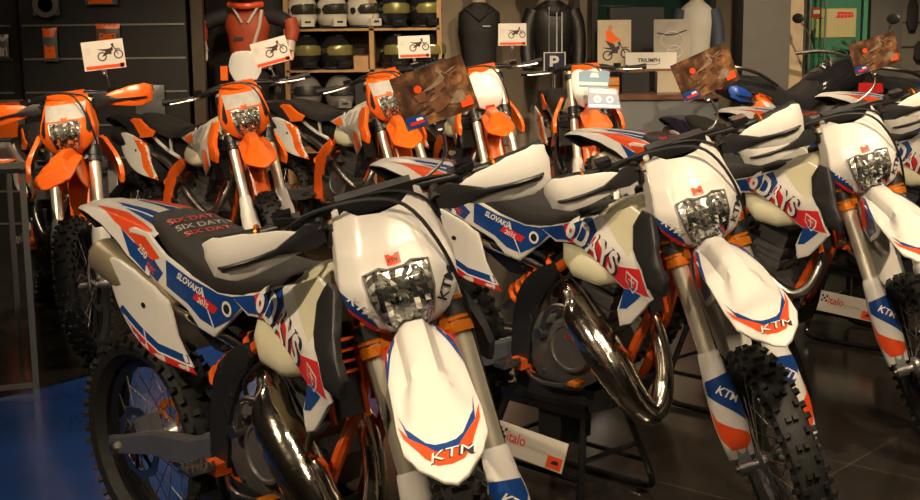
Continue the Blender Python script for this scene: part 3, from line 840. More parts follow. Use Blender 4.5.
    def ff(u_, v_):
        a = abs(v_); zz = lerp_tab(zc, u_)
        w_ = .030+.04*max(0, (u_-1.45)/.2)
        q_ = max(0, min(1, (w_+.012-a)/.018)); q_ = q_*q_*(3-2*q_)
        rid = .030*q_*max(0, min(1, (1.62-u_)/.14))*min(1, max(0, (u_-1.16)/.08))
        k = lerp_tab([(1.12, 3.0), (1.35, 2.8), (1.5, 2.6), (1.7, 2.2)], u_)
        return V(u_, v_, zz+rid-k*a*a)
    mb = MB()
    out = [(1.10, -.045), (1.10, .045), (1.19, .044), (1.225, .066), (1.28, .092), (1.38, .102), (1.50, .106), (1.58, .110), (1.66, .106), (1.72, .080), (1.775, .030), (1.79, 0), (1.775, -.030), (1.72, -.080), (1.66, -.106), (1.58, -.110), (1.50, -.106), (1.38, -.102), (1.28, -.092), (1.225, -.066), (1.19, -.044)]
    dec = []; tx = []
    if six:
        ch = lambda w0, w1, a0: [(1.60-a0, -.098+w0*.2), (1.655, -.088), (1.70, -.055), (1.735, -.03), (1.74, 0), (1.735, .03), (1.70, .055), (1.655, .088), (1.60-a0, .098-w0*.2), (1.62, .078), (1.665, .045), (1.685, .028), (1.69, 0), (1.685, -.028), (1.665, -.045), (1.62, -.078)]
        dec = [([(1.215, -.058), (1.28, -.090), (1.38, -.100), (1.42, -.100), (1.33, -.080), (1.25, -.058)], bluep, .001), ([(1.215, .058), (1.28, .090), (1.38, .100), (1.42, .100), (1.33, .080), (1.25, .058)], bluep, .001), ([(1.215, -.060), (1.28, -.091), (1.37, -.101), (1.30, -.086), (1.24, -.064)], redp, .0016), ([(1.215, .060), (1.28, .091), (1.37, .101), (1.30, .086), (1.24, .064)], redp, .0016), ([(1.575, -.101), (1.62, -.094), (1.705, -.056), (1.735, -.032), (1.742, 0), (1.735, .032), (1.705, .056), (1.62, .094), (1.575, .101), (1.63, .080), (1.695, .030), (1.70, 0), (1.695, -.030), (1.63, -.080)], orred, .0014),
               ([(1.54, -.095), (1.60, -.082), (1.665, -.045), (1.682, -.025), (1.686, 0), (1.682, .025), (1.665, .045), (1.60, .082), (1.54, .095), (1.625, .082), (1.70, .028), (1.705, 0), (1.70, -.028), (1.625, -.082)], bluep, .0018)]
        tx = [('KTM', 1.728, -.039, .026, PI/2, dgraph, .0022, .2, .03, False, 1.25), ('KTM', 1.726, -.038, .0235, PI/2, wgraph, .0032, .2, .0, False, 1.36)]
    out = [(u_, v_*.845) for u_, v_ in out]; dec = [([(u_, v_*.845) for u_, v_ in d_[0]],)+tuple(d_[1:]) for d_ in dec]
    mb.panel(out, ff, P['ffender'], .004, .008, .014, 1, dec, tx)
    ffo = mb.build('front_fender', root, ang=40); steered.append(ffo)
    for s in (-1, 1):
        sg = 1 if s < 0 else -1
        w_ = lambda u_, v_, s=s: V(u_, s*(.046+.13*max(0, .962-v_)), v_)
        mb = MB(); out = [(1.13, .95), (1.28, .964), (1.38, .948), (1.40, .91), (1.345, .84), (1.27, .795), (1.20, .82), (1.16, .88)]
        dec = [([(1.21, .945), (1.29, .945), (1.335, .86), (1.27, .81), (1.22, .84)], bluep, .001), ([(1.19, .93), (1.225, .94), (1.25, .84), (1.20, .83)], orred, .0016)] if six else []
        mb.panel(out, w_, P['ffender'], .004, .006, .02, sg, dec); mb.build('fender_wing', ffo)
    mb = MB()  # mud skirt between the fork legs
    mb.panel([(-.055, .96), (.055, .96), (.060, .80), (.055, .62), (.03, .58), (-.03, .58), (-.055, .62), (-.060, .80)], lambda u_, v_: V(1.452-(v_-.35)*.498-.058-u_*u_*4+(.02 if v_ > .93 else 0), u_, v_), P['skirt'], .004, .006, .025, 1)
    mb.build('mud_skirt', ffo)
    if P.get('stand'):
        mb = MB(); mb.tube([V(.50, .13, .42), V(.53, .22, .20), V(.54, .29, .015)], .012, black, 8); mb.box((.54, .295, .008), (.07, .05, .012), black); mb.build('side_stand', root)
    root['steered'] = 0
    del root['steered']
    return root, steered
STEER_NAMES = ('front_wheel', 'fork_leg', 'front_axle', 'front_caliper', 'triple_clamp', 'handlebar', 'brake_hose', 'handguard', 'headlight_mask', 'number_plate', 'front_fender')
def pose(root, x, y, yaw, steer, lean, on_stand, label, group=None, scale=1):
    T = Matrix.Translation; R = Matrix.Rotation
    pit, dz = (-.068, -.006+.88*math.sin(.068)) if on_stand else (0, 0)
    M = T((x, y, dz)) @ R(yaw, 4, 'Z') @ T((-.7, 0, 0)) @ R(lean, 4, 'X') @ T((.6, 0, .3)) @ R(-pit, 4, 'Y') @ T((-.6, 0, -.3)) @ Matrix.Scale(scale, 4)
    root.matrix_world = M
    S = T(S0) @ Matrix.Rotation(steer, 4, SD) @ T(-S0)
    for ch in KIDS(root):
        if ch.name.split('.')[0] in STEER_NAMES:
            ch.matrix_local = S @ T(FA if ch.name.startswith('front_wheel') else (0, 0, 0))
    tag(root, label, 'motorcycle', group)
# ------------------------------------------------------------------ the room
XL, XR, YN, YF = -4.2, 5.2, -1.7, 11.9
def floor_material():
    m = bpy.data.materials.new('dark_polished_tiles'); m.use_nodes = True; nt = m.node_tree; b = nt.nodes['Principled BSDF']
    tc = nt.nodes.new('ShaderNodeTexCoord'); mp = nt.nodes.new('ShaderNodeMapping'); mp.inputs['Rotation'].default_value = (0, 0, math.radians(-49)); mp.inputs['Location'].default_value = (.13, .21, 0)
    br = nt.nodes.new('ShaderNodeTexBrick'); br.offset = 0; br.inputs['Scale'].default_value = 1; br.inputs['Brick Width'].default_value = .6; br.inputs['Row Height'].default_value = .6; br.inputs['Mortar Size'].default_value = .0025
    br.inputs['Color1'].default_value = (.032, .027, .022, 1); br.inputs['Color2'].default_value = (.024, .021, .017, 1); br.inputs['Mortar'].default_value = (.10, .085, .065, 1)
    n = nt.nodes.new('ShaderNodeTexNoise'); n.inputs['Scale'].default_value = 1.6; n.inputs['Detail'].default_value = 8
    mx = nt.nodes.new('ShaderNodeMixRGB'); mx.blend_type = 'MULTIPLY'; mx.inputs[0].default_value = .75
    nt.links.new(tc.outputs['Object'], mp.inputs['Vector']); nt.links.new(mp.outputs[0], br.inputs['Vector']); nt.links.new(mp.outputs[0], n.inputs['Vector'])
    r = nt.nodes.new('ShaderNodeValToRGB'); r.color_ramp.elements[0].position = .35; r.color_ramp.elements[1].position = .7; r.color_ramp.elements[0].color = (.35, .33, .3, 1)
    nt.links.new(n.outputs['Fac'], r.inputs['Fac'])
    nt.links.new(br.outputs['Color'], mx.inputs[1]); nt.links.new(r.outputs['Color'], mx.inputs[2]); nt.links.new(mx.outputs[0], b.inputs['Base Color'])
    r2 = nt.nodes.new('ShaderNodeMapRange'); r2.inputs['To Min'].default_value = .10; r2.inputs['To Max'].default_value = .24
    nt.links.new(n.outputs['Fac'], r2.inputs['Value']); nt.links.new(r2.outputs[0], b.inputs['Roughness'])
    return m
cx_, cy_, wx, wy = (XL+XR)/2, (YN+YF)/2, XR-XL, YF-YN
bx('floor', (cx_, cy_, -.05), (wx, wy, .1), floor_material(), kind='structure')
wallm = mat('beige_plaster', (.36, .29, .21), .8, noise=.15, nscale=3)
darkw = mat('dark_wall', (.035, .028, .024), .6, noise=.3, nscale=4)
bx('ceiling', (cx_, cy_, CEIL+.05), (wx, wy, .1), mat('ceiling_paint', (.25, .2, .15), .9, noise=.1), kind='structure')
bx('wall_left', (XL-.05, cy_, CEIL/2), (.1, wy, CEIL), darkw, kind='structure')
bx('wall_right', (XR+.05, cy_, CEIL/2), (.1, wy, CEIL), mat('grey_wall', (.17, .15, .13), .8, noise=.15), kind='structure')
bx('wall_far', (cx_, YF+.05, CEIL/2), (wx, .1, CEIL), wallm, kind='structure')
bx('wall_near', (cx_, YN-.05, CEIL/2), (wx, .1, CEIL), darkw, kind='structure')
# dark niche behind the clothing, pillars
bx('wall_niche', (-1.55, 10.95, CEIL/2), (.75, .1, CEIL), darkw, kind='structure')
bx('pillar_grey', (2.36, 11.0, CEIL/2), (.36, .30, CEIL), mat('pillar_dark_grey', (.085, .078, .07), .55, noise=.12), kind='structure')
bx('pillar_beige', (2.62, 11.15, CEIL/2), (.14, .2, CEIL), mat('beige_trim', (.42, .32, .2), .6, noise=.2), kind='structure')
bx('pillar_far_right', (3.50, 11.75, CEIL/2), (.26, .3, CEIL), mat('pillar_grey', (.12, .115, .10), .6, noise=.12), kind='structure')
bx('pillar_shelf_end', (-.02, 11.45, CEIL/2), (.26, .2, CEIL), mat('pillar_cream', (.33, .26, .18), .7, noise=.1), kind='structure')
# blue glossy floor strip
def P2(d, n): return V(-2.0+.65*d+.76*n, 5.9+.76*d-.65*n, 0)
bm_ = MB(); q = [P2(-3.2, 0), P2(1.2, 0), P2(1.2, 1.62), P2(-3.2, 1.62)]
bm_.add([p+V(0, 0, .001) for p in q]+[p+V(0, 0, .006) for p in q], [(0, 1, 2, 3), (7, 6, 5, 4), (0, 4, 5, 1), (1, 5, 6, 2), (2, 6, 7, 3), (3, 7, 4, 0)][0:6], mat('blue_vinyl', (.018, .065, .27), .16, noise=.25, nscale=3))
tag(bm_.build('floor_strip', smooth=False), kind='structure')

# ------------------------------------------------------------------ ceiling lamps
lamp0 = None
for i, (x, y, ax, ay, p, cone) in enumerate(SPOTS):
    if lamp0 is None:
        lamp0 = empty('ceiling_spotlight'); b = MB(); b.lathe([(.080, 0), (.085, .02), (.085, .12), (.03, .15)], (0, 0, 0), (0, 0, 1), black, 16); b.build('lamp_housing', lamp0)
        b = MB(); b.cyl((0, 0, -.004), (0, 0, .002), .075, mat('lamp_glow', (1, .8, .55), emit=120), 16); b.build('lamp_lens', lamp0)
        l = lamp0
    else: l = copy_tree(lamp0)
    l.location = (x, y, CEIL-.152)
    tag(l, 'small round black ceiling spotlight shining warm light on the motorcycles', 'ceiling light', 'ceiling spotlights')  # the added front fill gets a housing and this label too
add_spots()

# ------------------------------------------------------------------ motorcycles
chromep = chrome
SIX = dict(style='six', pipe='two', rz=.31, frame=frameo, fender=white, mask=white, ffender=white, fin=black, fin2=frameo, clamp=orclamp, guard=white, hguard=guardw, skirt=mat('white_skirt', (.7, .68, .64), .4), pipem=chrome, silencer=mat('silencer_metal', (.62, .53, .37), .36, .75, noise=.15), tank=cream, pad=black)
SIX4 = dict(SIX, pipe='four', pipem=steel)
ENDURO = dict(SIX, style='enduro', pipe='four', rz=.335, fender=black, fender2=orange, mask=orange, ffender=orange, fin=orange, clamp=black, skirt=orange, fin2=black, hguard=orange, pipem=steel, stand=True, silencer=steel, pad=orange, fguard=frameo)
CROSS = dict(ENDURO, style='cross')
bluehg = mat('blue_plastic', (.015, .07, .36), .3, noise=.1); navyp = mat('navy_plastic', (.02, .022, .06), .35, noise=.2)
NAVY = dict(ENDURO, fender=navyp, fender2=navyp, hguard=bluehg, fin=navyp, ffender=navyp, skirt=navyp)
g6 = 'white rally edition enduro bikes in the near row'
b0, _ = build_bike(SIX)
bA = b0
bB = copy_tree(b0)
b4, _ = build_bike(SIX4)
bC = b4; bD = copy_tree(b4); bE = copy_tree(b4)
pose(bA, -.423, 3.538, -.822, -.69, .018, True, 'white, blue and red enduro motorcycle nearest of all, rear wheel over the blue floor', g6)
pose(bB, .430, 4.595, -.783, -.72, .03, True, 'white, blue and red enduro motorcycle with big chrome exhaust, second nearest, on black stand', g6)
pose(bC, 1.228, 5.655, -.785, -.76, .012, True, 'third white enduro motorcycle of the near row, with a slim curved steel exhaust', g6)
pose(bD, 2.10, 6.75, -.785, -.72, .01, True, 'white enduro motorcycle mostly cut off at the right edge, only seat and shroud showing', g6)
pose(bE, 2.89, 7.80, -.785, -.72, .01, True, 'white motorcycle whose red-striped tail points up behind the third white one', g6)
g7 = 'orange enduro bikes in the far row'
o0, _ = build_bike(ENDURO)
o1 = copy_tree(o0); o2 = copy_tree(o0)
for o_ in (o1, o2):      # only the first orange bike wears handguards
    for ch in list(o_.children):
        if ch.name.startswith('handguard'):
            for g_ in list(ch.children): bpy.data.objects.remove(g_)
            bpy.data.objects.remove(ch)
pose(o0, -2.125, 7.32, -1.15, -.42, -.05, False, 'orange motorcycle standing before the black slatwall, its whole knobbly front wheel visible', g7)
pose(o1, -1.51, 7.995, -.82, -.57, -.09, False, 'orange motorcycle directly in front of the orange jersey mannequin', g7)
pose(o2, -.72, 9.03, -.84, -.62, -.05, False, 'orange motorcycle in front of the helmet shelves', g7)
c0, _ = build_bike(CROSS)
c1 = copy_tree(c0)
pose(c0, .03, 9.62, -1.15, -.36, .0, False, 'orange motocross motorcycle with white front number plate, below the small hanging bike card', 'orange motocross bikes')
pose(c1, .80, 9.66, -1.45, -.1, .0, False, 'orange motocross motorcycle with its front plate hidden under blue leaflets', 'orange motocross bikes')
n0, _ = build_bike(NAVY)
pose(n0, 1.80, 9.10, -1.2, .55, -.04, False, 'small navy and orange motorcycle with blue handguards, behind the second and third white ones', scale=.85)

# ------------------------------------------------------------------ black work stands
def stand():
    r = empty('motorcycle_stand')
    b = MB(); b.box((0, 0, .364), (.38, .24, .018), gloss); b.box((0, .105, .345), (.38, .02, .04), gloss); b.box((0, -.105, .345), (.38, .02, .04), gloss); b.build('stand_top', r, smooth=False)
    for s in (-1, 1):
        b = MB()
        b.tube([V(.17, s*.10, .35), V(.205, s*.155, .18), V(.235, s*.20, .045), V(.20, s*.215, .014), V(0, s*.218, .014), V(-.20, s*.215, .014), V(-.235, s*.20, .045), V(-.205, s*.155, .18), V(-.17, s*.10, .35)], .0125, gloss, 10, smooth=2)
        b.tube([V(-.212, s*.16, .13), V(.212, s*.16, .13)], .009, gloss, 8)
        b.build('side_frame', r)
    for s in (-1, 1):
        b = MB(); b.tube([V(s*.20, -.15, .19), V(s*.20, .15, .19)], .010, gloss, 8); b.build('cross_brace', r)
    b = MB(); b.box((0, 0, .27), (.10, .16, .14), black); b.build('jack_block', r, smooth=False)
    return r
st0 = None
plm = mat('sign_white', (.62, .58, .52), .4, noise=.05); signred = mat('sign_red', (.6, .05, .03), .4)
for k, (x, y, yaw, lab) in enumerate([(-.50, 3.60, -.82, 'black tubular work stand under the nearest white motorcycle'), (.355, 4.66, -.783, 'black tubular work stand under the white motorcycle with the chrome exhaust'), (1.155, 5.72, -.785, 'black tubular work stand under the third white motorcycle'), (2.03, 6.82, -.785, 'black tubular work stand under the white motorcycle at the right edge'), (2.82, 7.87, -.785, 'black tubular work stand under the rearmost white motorcycle')]):
    s_ = stand() if st0 is None else copy_tree(st0)
    if st0 is None: st0 = s_
    s_.location = (x, y, 0); s_.rotation_euler = (0, 0, yaw); tag(s_, lab, 'motorcycle stand', 'black work stands')
    if k in (1, 3):
        b = MB(); f = lambda u_, v_: V(u_, 0, v_)
        b.panel([(-.155, -.05), (.155, -.05), (.155, .05), (-.155, .05)], f, plm, .004, 0, .05, 1,
                [([(.085, -.045), (.15, -.045), (.15, -.005), (.085, -.005)], orred), ([(.10, -.03), (.115, -.018), (.135, -.018), (.135, -.03)], dgraph, .002)]+[([(-.145+i*.012, -.002+j*.012), (-.134+i*.012, -.002+j*.012), (-.134+i*.012, .009+j*.012), (-.145+i*.012, .009+j*.012)], dgraph) for i in range(3) for j in range(3) if (i+j) % 2 == 0],
                [('italo', -.105, -.008, .036, 0, signred, .0015, 0, .01)])
        for q in range(9): b.box((-.01+q*.010, -.0015, -.0), (.006, .001, .006+.003*(q % 2)), greyp)
        o = b.build('dealer_sign', smooth=False)
        M = s_.matrix_basis.copy() if False else Matrix.Translation((x, y, 0)) @ Matrix.Rotation(yaw, 4, 'Z')
        lx = {1: .03, 3: .0}[k]
        o.matrix_world = M @ Matrix.Translation((lx, -.215, .225 if k == 1 else .20)) @ Matrix.Rotation(-.32, 4, 'X') @ Matrix.Rotation(.05, 4, 'Y')
        tag(o, 'white dealer sign with red lettering leaning on the stand of the chrome-exhaust motorcycle' if k == 1 else 'white dealer sign with red lettering near the right edge, behind the third white motorcycle', 'sign', 'dealer signs on the stands')

# ------------------------------------------------------------------ cards on clips
cardw = mat('card_white', (.66, .63, .58), .5, noise=.04)
def poster_mat():
    m = bpy.data.materials.new('poster_print'); m.use_nodes = True; nt = m.node_tree; b = nt.nodes['Principled BSDF']
    tc = nt.nodes.new('ShaderNodeTexCoord'); n = nt.nodes.new('ShaderNodeTexNoise'); n.inputs['Scale'].default_value = 22; n.inputs['Detail'].default_value = 5
    r = nt.nodes.new('ShaderNodeValToRGB'); e = r.color_ramp.elements; e[0].position = .35; e[0].color = (.035, .018, .012, 1); e[1].position = .68; e[1].color = (.34, .17, .07, 1)
    x = e.new(.5); x.color = (.10, .05, .03, 1)
    nt.links.new(tc.outputs['Object'], n.inputs['Vector']); nt.links.new(n.outputs['Fac'], r.inputs['Fac']); nt.links.new(r.outputs['Color'], b.inputs['Base Color']); b.inputs['Roughness'].default_value = .25
    return m
posterm = poster_mat(); tan = mat('print_tan', (.45, .27, .14), .3); ptan2 = mat('print_pale', (.55, .45, .38), .3); ptanb = mat('print_rust', (.22, .10, .05), .3, noise=.4, nscale=60); ptanc = mat('print_dust', (.34, .24, .17), .3, noise=.5, nscale=60); pdark = mat('print_brown', (.06, .035, .03), .3)
def bike_print(b, f, cx, cy, k, ang, wm, bm, om):
    ca, sa = math.cos(ang), math.sin(ang)
    T = lambda pts: [(cx+(x*ca-y*sa)*k, cy+(x*sa+y*ca)*k) for x, y in pts]
    for wx_ in (-.62, .66):
        for j in range(16):
            a, c = 2*PI*j/16, 2*PI*(j+1)/16
            b.decal(T([(wx_+.36*math.cos(a), -.3+.36*math.sin(a)), (wx_+.36*math.cos(c), -.3+.36*math.sin(c)), (wx_+.26*math.cos(c), -.3+.26*math.sin(c)), (wx_+.26*math.cos(a), -.3+.26*math.sin(a))]), f, wm, .0008, 1, .5)
    b.decal(T([(-.65, -.34), (-.1, -.18), (.12, -.25), (.2, .1), (-.15, .2)]), f, wm, .001, 1, .5)
    b.decal(T([(.3, .42), (.38, .42), (.70, -.3), (.62, -.3)]), f, wm, .001, 1, .5)
    b.decal(T([(-.95, .32), (-.4, .24), (0, .22), (.32, .34), (.30, .05), (.1, -.02), (-.5, .12)]), f, om, .0014, 1, .5)
    b.decal(T([(.35, .18), (.75, .16), (1.0, .08), (.6, .10)]), f, om, .0014, 1, .5)
    b.decal(T([(.2, .55), (.42, .60), (.40, .30), (.25, .33)]), f, bm, .0012, 1, .5)
def card(name, w, h, M, kind, label, cat, group):
    b = MB(); f = lambda u_, v_: V(u_, 0, v_)
    o_ = [(-w/2, -h/2), (w/2, -h/2), (w/2, h/2), (-w/2, h/2)]
    if kind == 'spec':
        b.panel(o_, f, cardw, .002, 0, .5, 1, [([(-w/2+.01, -h/2+.005), (w/2-.01, -h/2+.005), (w/2-.01, -h/2+.022), (-w/2+.01, -h/2+.022)], orred)])
        bike_print(b, f, .030*w/.2, .014, .062*w/.2, .05, pdark, pdark, pdark)
        for q in range(4): b.decal([(-w/2+.012, .035-q*.009), (-w/2+.045-.006*(q % 2), .035-q*.009), (-w/2+.045-.006*(q % 2), .038-q*.009), (-w/2+.012, .038-q*.009)], f, greyp, .0008, 1, .5)
        b.decal([(w/2-.03, -h/2+.004), (w/2-.006, -h/2+.004), (w/2-.006, -h/2+.026), (w/2-.03, -h/2+.026)], f, orred, .0012, 1, .5)
    else:
        b.panel(o_, f, posterm, .002, 0, .5, 1)
        bike_print(b, f, .022, .018, .056, .45, ptanb, ptanc, ptanc)
        for q in range(14):
            rq = random.Random(q*7+3); b.decal(chaikin([(rq.uniform(-.08, .05)+a_, rq.uniform(-.06, .0)+c_) for a_, c_ in ((0, 0), (.03, .005), (.035, .018), (.008, .014))], 1), f, [pdark, ptanb, ptanc][q % 3], .0012+q*.0001, 1, .5) if q > 6 else None
        b.decal(circle2(-.035, .022, .010, 10), f, orred, .002, 1, .5)
        b.decal([(-.05, .01), (-.02, .012), (-.022, -.012), (-.042, -.01)], f, ptanb, .0022, 1, .5)
        b.decal([(-w/2+.004, -h/2+.004), (-w/2+.055, -h/2+.004), (-w/2+.05, -h/2+.028), (-w/2+.004, -h/2+.034)], f, bluep, .001, 1, .5)
        b.decal([(-w/2+.012, -h/2+.010), (-w/2+.05, -h/2+.010), (-w/2+.046, -h/2+.017), (-w/2+.012, -h/2+.019)], f, redp, .0016, 1, .5)
        b.decal([(-w/2+.03, -h/2+.018), (-w/2+.048, -h/2+.018), (-w/2+.045, -h/2+.024), (-w/2+.03, -h/2+.025)], f, wgraph, .0016, 1, .5)
        b.decal([(w/2-.04, -h/2+.012), (w/2-.010, -h/2+.012), (w/2-.010, -h/2+.036), (w/2-.04, -h/2+.036)], f, orred, .0016, 1, .5)
    o = b.build(name, smooth=False); o.matrix_world = M
    return tag(o, label, cat, group)
def clip_arm(pts, label):
    b = MB(); b.tube(pts, .0045, steel, 8, smooth=2)
    r = empty('display_clip_arm', pts[-1])
    o = b.build('arm', r); o.location = -V(*pts[-1])
    b = MB(); b.box(pts[0], (.022, .012, .030), steel); b.ball(pts[0]+V(0, 0, -.018), .010, steel, 10, 6); c_ = b.build('clip', r); c_.location = -V(*pts[-1])
    b = MB(); b.box(pts[-1], (.03, .03, .03), black); c_ = b.build('clamp_foot', r); c_.location = -V(*pts[-1])
    tag(r, label, 'display clip', 'card clip arms')
def put(c, roll, yaw=0, tilt=0): return Matrix.Translation(c) @ Matrix.Rotation(yaw, 4, 'Z') @ Matrix.Rotation(tilt, 4, 'X') @ Matrix.Rotation(-roll, 4, 'Y')
gP = 'brown action photo cards'; gC = 'white data cards with a motorcycle'
card('display_card', .185, .135, put((-.058, 3.42, 1.472), .33), 'poster', 'brown action photo card standing over the nearest white motorcycle', 'photo card', gP)
clip_arm([V(-.045, 3.432, 1.398), V(-.03, 3.44, 1.34), V(-.045, 3.45, 1.29), V(-.12, 3.40, 1.245)], 'thin metal clip arm holding the brown card over the nearest motorcycle')
card('display_card', .19, .13, put((.787, 4.5, 1.455), .41), 'poster', 'brown action photo card against the grey counter, right of the grey motorcycle dealer window', 'photo card', gP)
clip_arm([V(.800, 4.512, 1.382), V(.838, 4.51, 1.32), V(.815, 4.51, 1.27), V(.72, 4.46, 1.245)], 'thin metal clip arm holding the brown card in front of the grey counter')
card('display_card', .185, .125, put((1.634, 5.55, 1.465), .30), 'poster', 'brown action photo card above the third white motorcycle, near the far right pillar', 'photo card', gP)
clip_arm([V(1.64, 5.562, 1.398), V(1.645, 5.56, 1.34), V(1.60, 5.56, 1.29), V(1.50, 5.52, 1.245)], 'thin metal clip arm holding the brown card over the third white motorcycle')
card('display_card', .212, .145, put((-1.787, 7.15, 1.43), .10), 'spec', 'white data card with small motorcycle picture, in front of the black slatwall', 'info card', gC)
clip_arm([V(-1.79, 7.16, 1.352), V(-1.772, 7.16, 1.31), V(-1.77, 7.17, 1.25)], 'thin metal clip arm under the white card at the slatwall')
card('display_card', .205, .140, put((-1.043, 7.9, 1.407), .25), 'spec', 'white data card with small motorcycle picture, tilted, beside the orange jersey', 'info card', gC)
clip_arm([V(-1.05, 7.912, 1.332), V(-1.03, 7.91, 1.28), V(-1.005, 7.9, 1.20)], 'thin metal clip arm under the tilted white card by the orange jersey')
card('display_card', .215, .147, put((-.294, 9.55, 1.370), .03), 'spec', 'white data card with small motorcycle picture, in front of the helmet shelves', 'info card', gC)
clip_arm([V(-.294, 9.56, 1.292), V(-.30, 9.56, 1.24), V(-.34, 9.4, 1.21)], 'thin metal clip arm under the white card at the helmet shelves')
card('display_card', .20, .155, put((.389, 10.1, 1.43), .0), 'spec', 'white data card with small motorcycle picture, between the two black jackets', 'info card', gC)
clip_arm([V(.389, 10.11, 1.348), V(.38, 10.1, 1.28), V(.30, 9.75, 1.23)], 'thin metal clip arm under the white card between the black jackets')
# blue leaflets over a front plate
b = MB(); f = lambda u_, v_: V(u_, 0, v_)
lb = mat('leaflet_light_blue', (.22, .36, .50), .35, noise=.2); db = mat('leaflet_blue', (.04, .10, .24), .35, noise=.3)
b.panel([(-.10, -.07), (.115, -.075), (.095, .06), (-.09, .07)], f, db, .002, 0, .5, 1, [(circle2(-.035, -.012, .024, 10), wgraph), (circle2(.045, -.014, .024, 10), wgraph), (circle2(-.035, -.012, .014, 10), redp, .002), (circle2(.045, -.014, .014, 10), db, .002), ([(-.085, .03), (.09, .02), (.09, .055), (-.085, .062)], lb), ([(-.09, -.062), (.105, -.067), (.105, -.052), (-.09, -.048)], wgraph)])
o = b.build('leaflet', smooth=False); o.matrix_world = put((.915, 8.93, 1.06), -.03, .1, -.45); tag(o, 'dark blue leaflet with white round emblems over the front of an orange motorcycle', 'leaflet', 'blue leaflets')
b = MB(); b.panel([(-.10, -.055), (.09, -.055), (.10, .05), (.06, .06), (.02, .045), (-.06, .055), (-.10, .04)], f, lb, .002, 0, .5, 1, [([(-.03, .01), (.03, .01), (.02, .04), (-.02, .04)], wgraph), ([(-.1, -.04), (.085, -.04), (.085, -.02), (-.1, -.02)], wgraph)])
o = b.build('leaflet', smooth=False); o.matrix_world = put((.865, 8.97, 1.175), -.05, .1, -.25); tag(o, 'light blue leaflet lying above the dark blue leaflet', 'leaflet', 'blue leaflets')

# ------------------------------------------------------------------ slatwall with packs, left
slat = mat('slatwall_black', (.008, .007, .0065), .5, noise=.3, nscale=6); rail = mat('slat_rail', (.30, .28, .26), .35, .7)
for (x0, x1, lab) in ((-4.15, -3.02, 'black slatwall panel at the far left edge'), (-2.96, -1.84, 'wide black slatwall panel with packaged parts behind the first orange motorcycle')):
    r = empty('slatwall_display', ((x0+x1)/2, 9.66, 0), lab, 'display wall', 'black slatwall panels')
    o = bx('board', (0, 0, 1.35), (x1-x0, .04, 2.7), slat, parent=r)
    for z in [1.085+.226*k for k in range(-4, 8)]:
        bx('slat_rail', (0, -.024, z), (x1-x0-.02, .010, .012), rail, parent=r)
tag(bx('slatwall_post', (-2.99, 9.63, 1.4), (.035, .06, 2.8), mat('dark_post', (.05, .05, .05), .3, .8)), 'slim dark upright post between the two slatwall panels', 'post')
tag(bx('timber_post', (-1.78, 9.75, 1.4), (.08, .08, 2.8), mat('brown_timber', (.05, .03, .016), .6, noise=.3)), 'brown upright timber post at the right end of the slatwall', 'post')
def pack(x, z, w, h, cols, lab, round_=False):
    b = MB()
    if round_:
        b.lathe([(w*.5, 0), (w*.5, .01), (w*.3, .01), (w*.28, 0)], (0, 0, 0), (0, -1, 0), steel, 24); b.box((0, .004, .01), (w*1.05, .004, h), plast)
    else:
        f = lambda u_, v_: V(u_, -.018*math.cos(u_/w*2.6)*math.cos((v_)/h*2.6), v_)
        b.panel([(-w/2, -h/2), (w/2, -h/2), (w/2, h/2), (-w/2, h/2)], f, plast, .004, .004, .03, 1,
                [([(-w/2, h*.22), (w/2, h*.22), (w/2, h/2), (-w/2, h/2)], cols), ([(-w*.40, -h*.42), (w*.35, -h*.40), (w*.30, -h*.02), (-w*.1, -h*.08), (-w*.35, 0)], cols)])
    b.tube([V(0, .03, h/2-.01), V(0, -.02, h/2-.008)], .003, steel, 6)
    o = b.build('parts_pack'); o.location = (x, 9.60, z)
    return tag(o, lab, 'parts package', 'packaged parts on the slatwall')
pack(-2.755, 1.41, .10, .225, orange, 'narrow clear pack with orange parts hanging between two slatwall rails')
pack(-2.36, 1.485, .16, .12, orange, 'wide pack of orange parts half hidden behind the white card')
pack(-2.77, 1.675, .17, .16, steel, 'packaged round brake disc hanging high on the slatwall', True)
pack(-2.395, 1.72, .22, .10, orange, 'long orange pack cut by the top edge of the picture')
pack(-3.07, 1.40, .07, .16, greyp, 'small grey pack at the far left of the slatwall')
pack(-3.07, .90, .22, .28, orange, 'clear bag with orange parts hanging low at the far left')
pack(-2.10, 1.0, .20, .26, plast, 'low clear bag hanging behind the first orange motorcycle tail')

# ------------------------------------------------------------------ display table (left edge)
r = empty('display_table', (-1.885-.22*.93, 6.02-.22*.36+.0, 0), 'grey metal display table with thin legs cut by the left edge', 'table'); r.rotation_euler = (0, 0, .37)
tm = mat('table_grey_metal', (.34, .33, .31), .4, .7)
for dx, dy in ((.22, 0), (.22, .95), (-.50, 0), (-.50, .95)): bx('leg', (dx, dy, .49), (.026, .026, .98), tm, parent=r)
b = MB(); b.box((-.14, .475, .985), (.75, .98, .02), black)
for q in range(2): b.box((-.14, q*.95, 1.005), (.75, .02, .03), tm)
b.box((.225, .475, 1.005), (.02, .98, .03), tm); b.build('table_top', r, smooth=False)
b = MB(); b.box((-.14, 0, .03), (.72, .02, .02), tm); b.build('foot_rail', r, smooth=False)
b = MB(); b.box((0, 0, .002), (.14, .20, .004), orange); b.box((0, .05, .005), (.10, .05, .002), cardw); o = b.build('brochure', smooth=False); o.location = (-2.06, 6.22, .998); tag(o, 'orange brochure lying on the grey metal table', 'brochure')

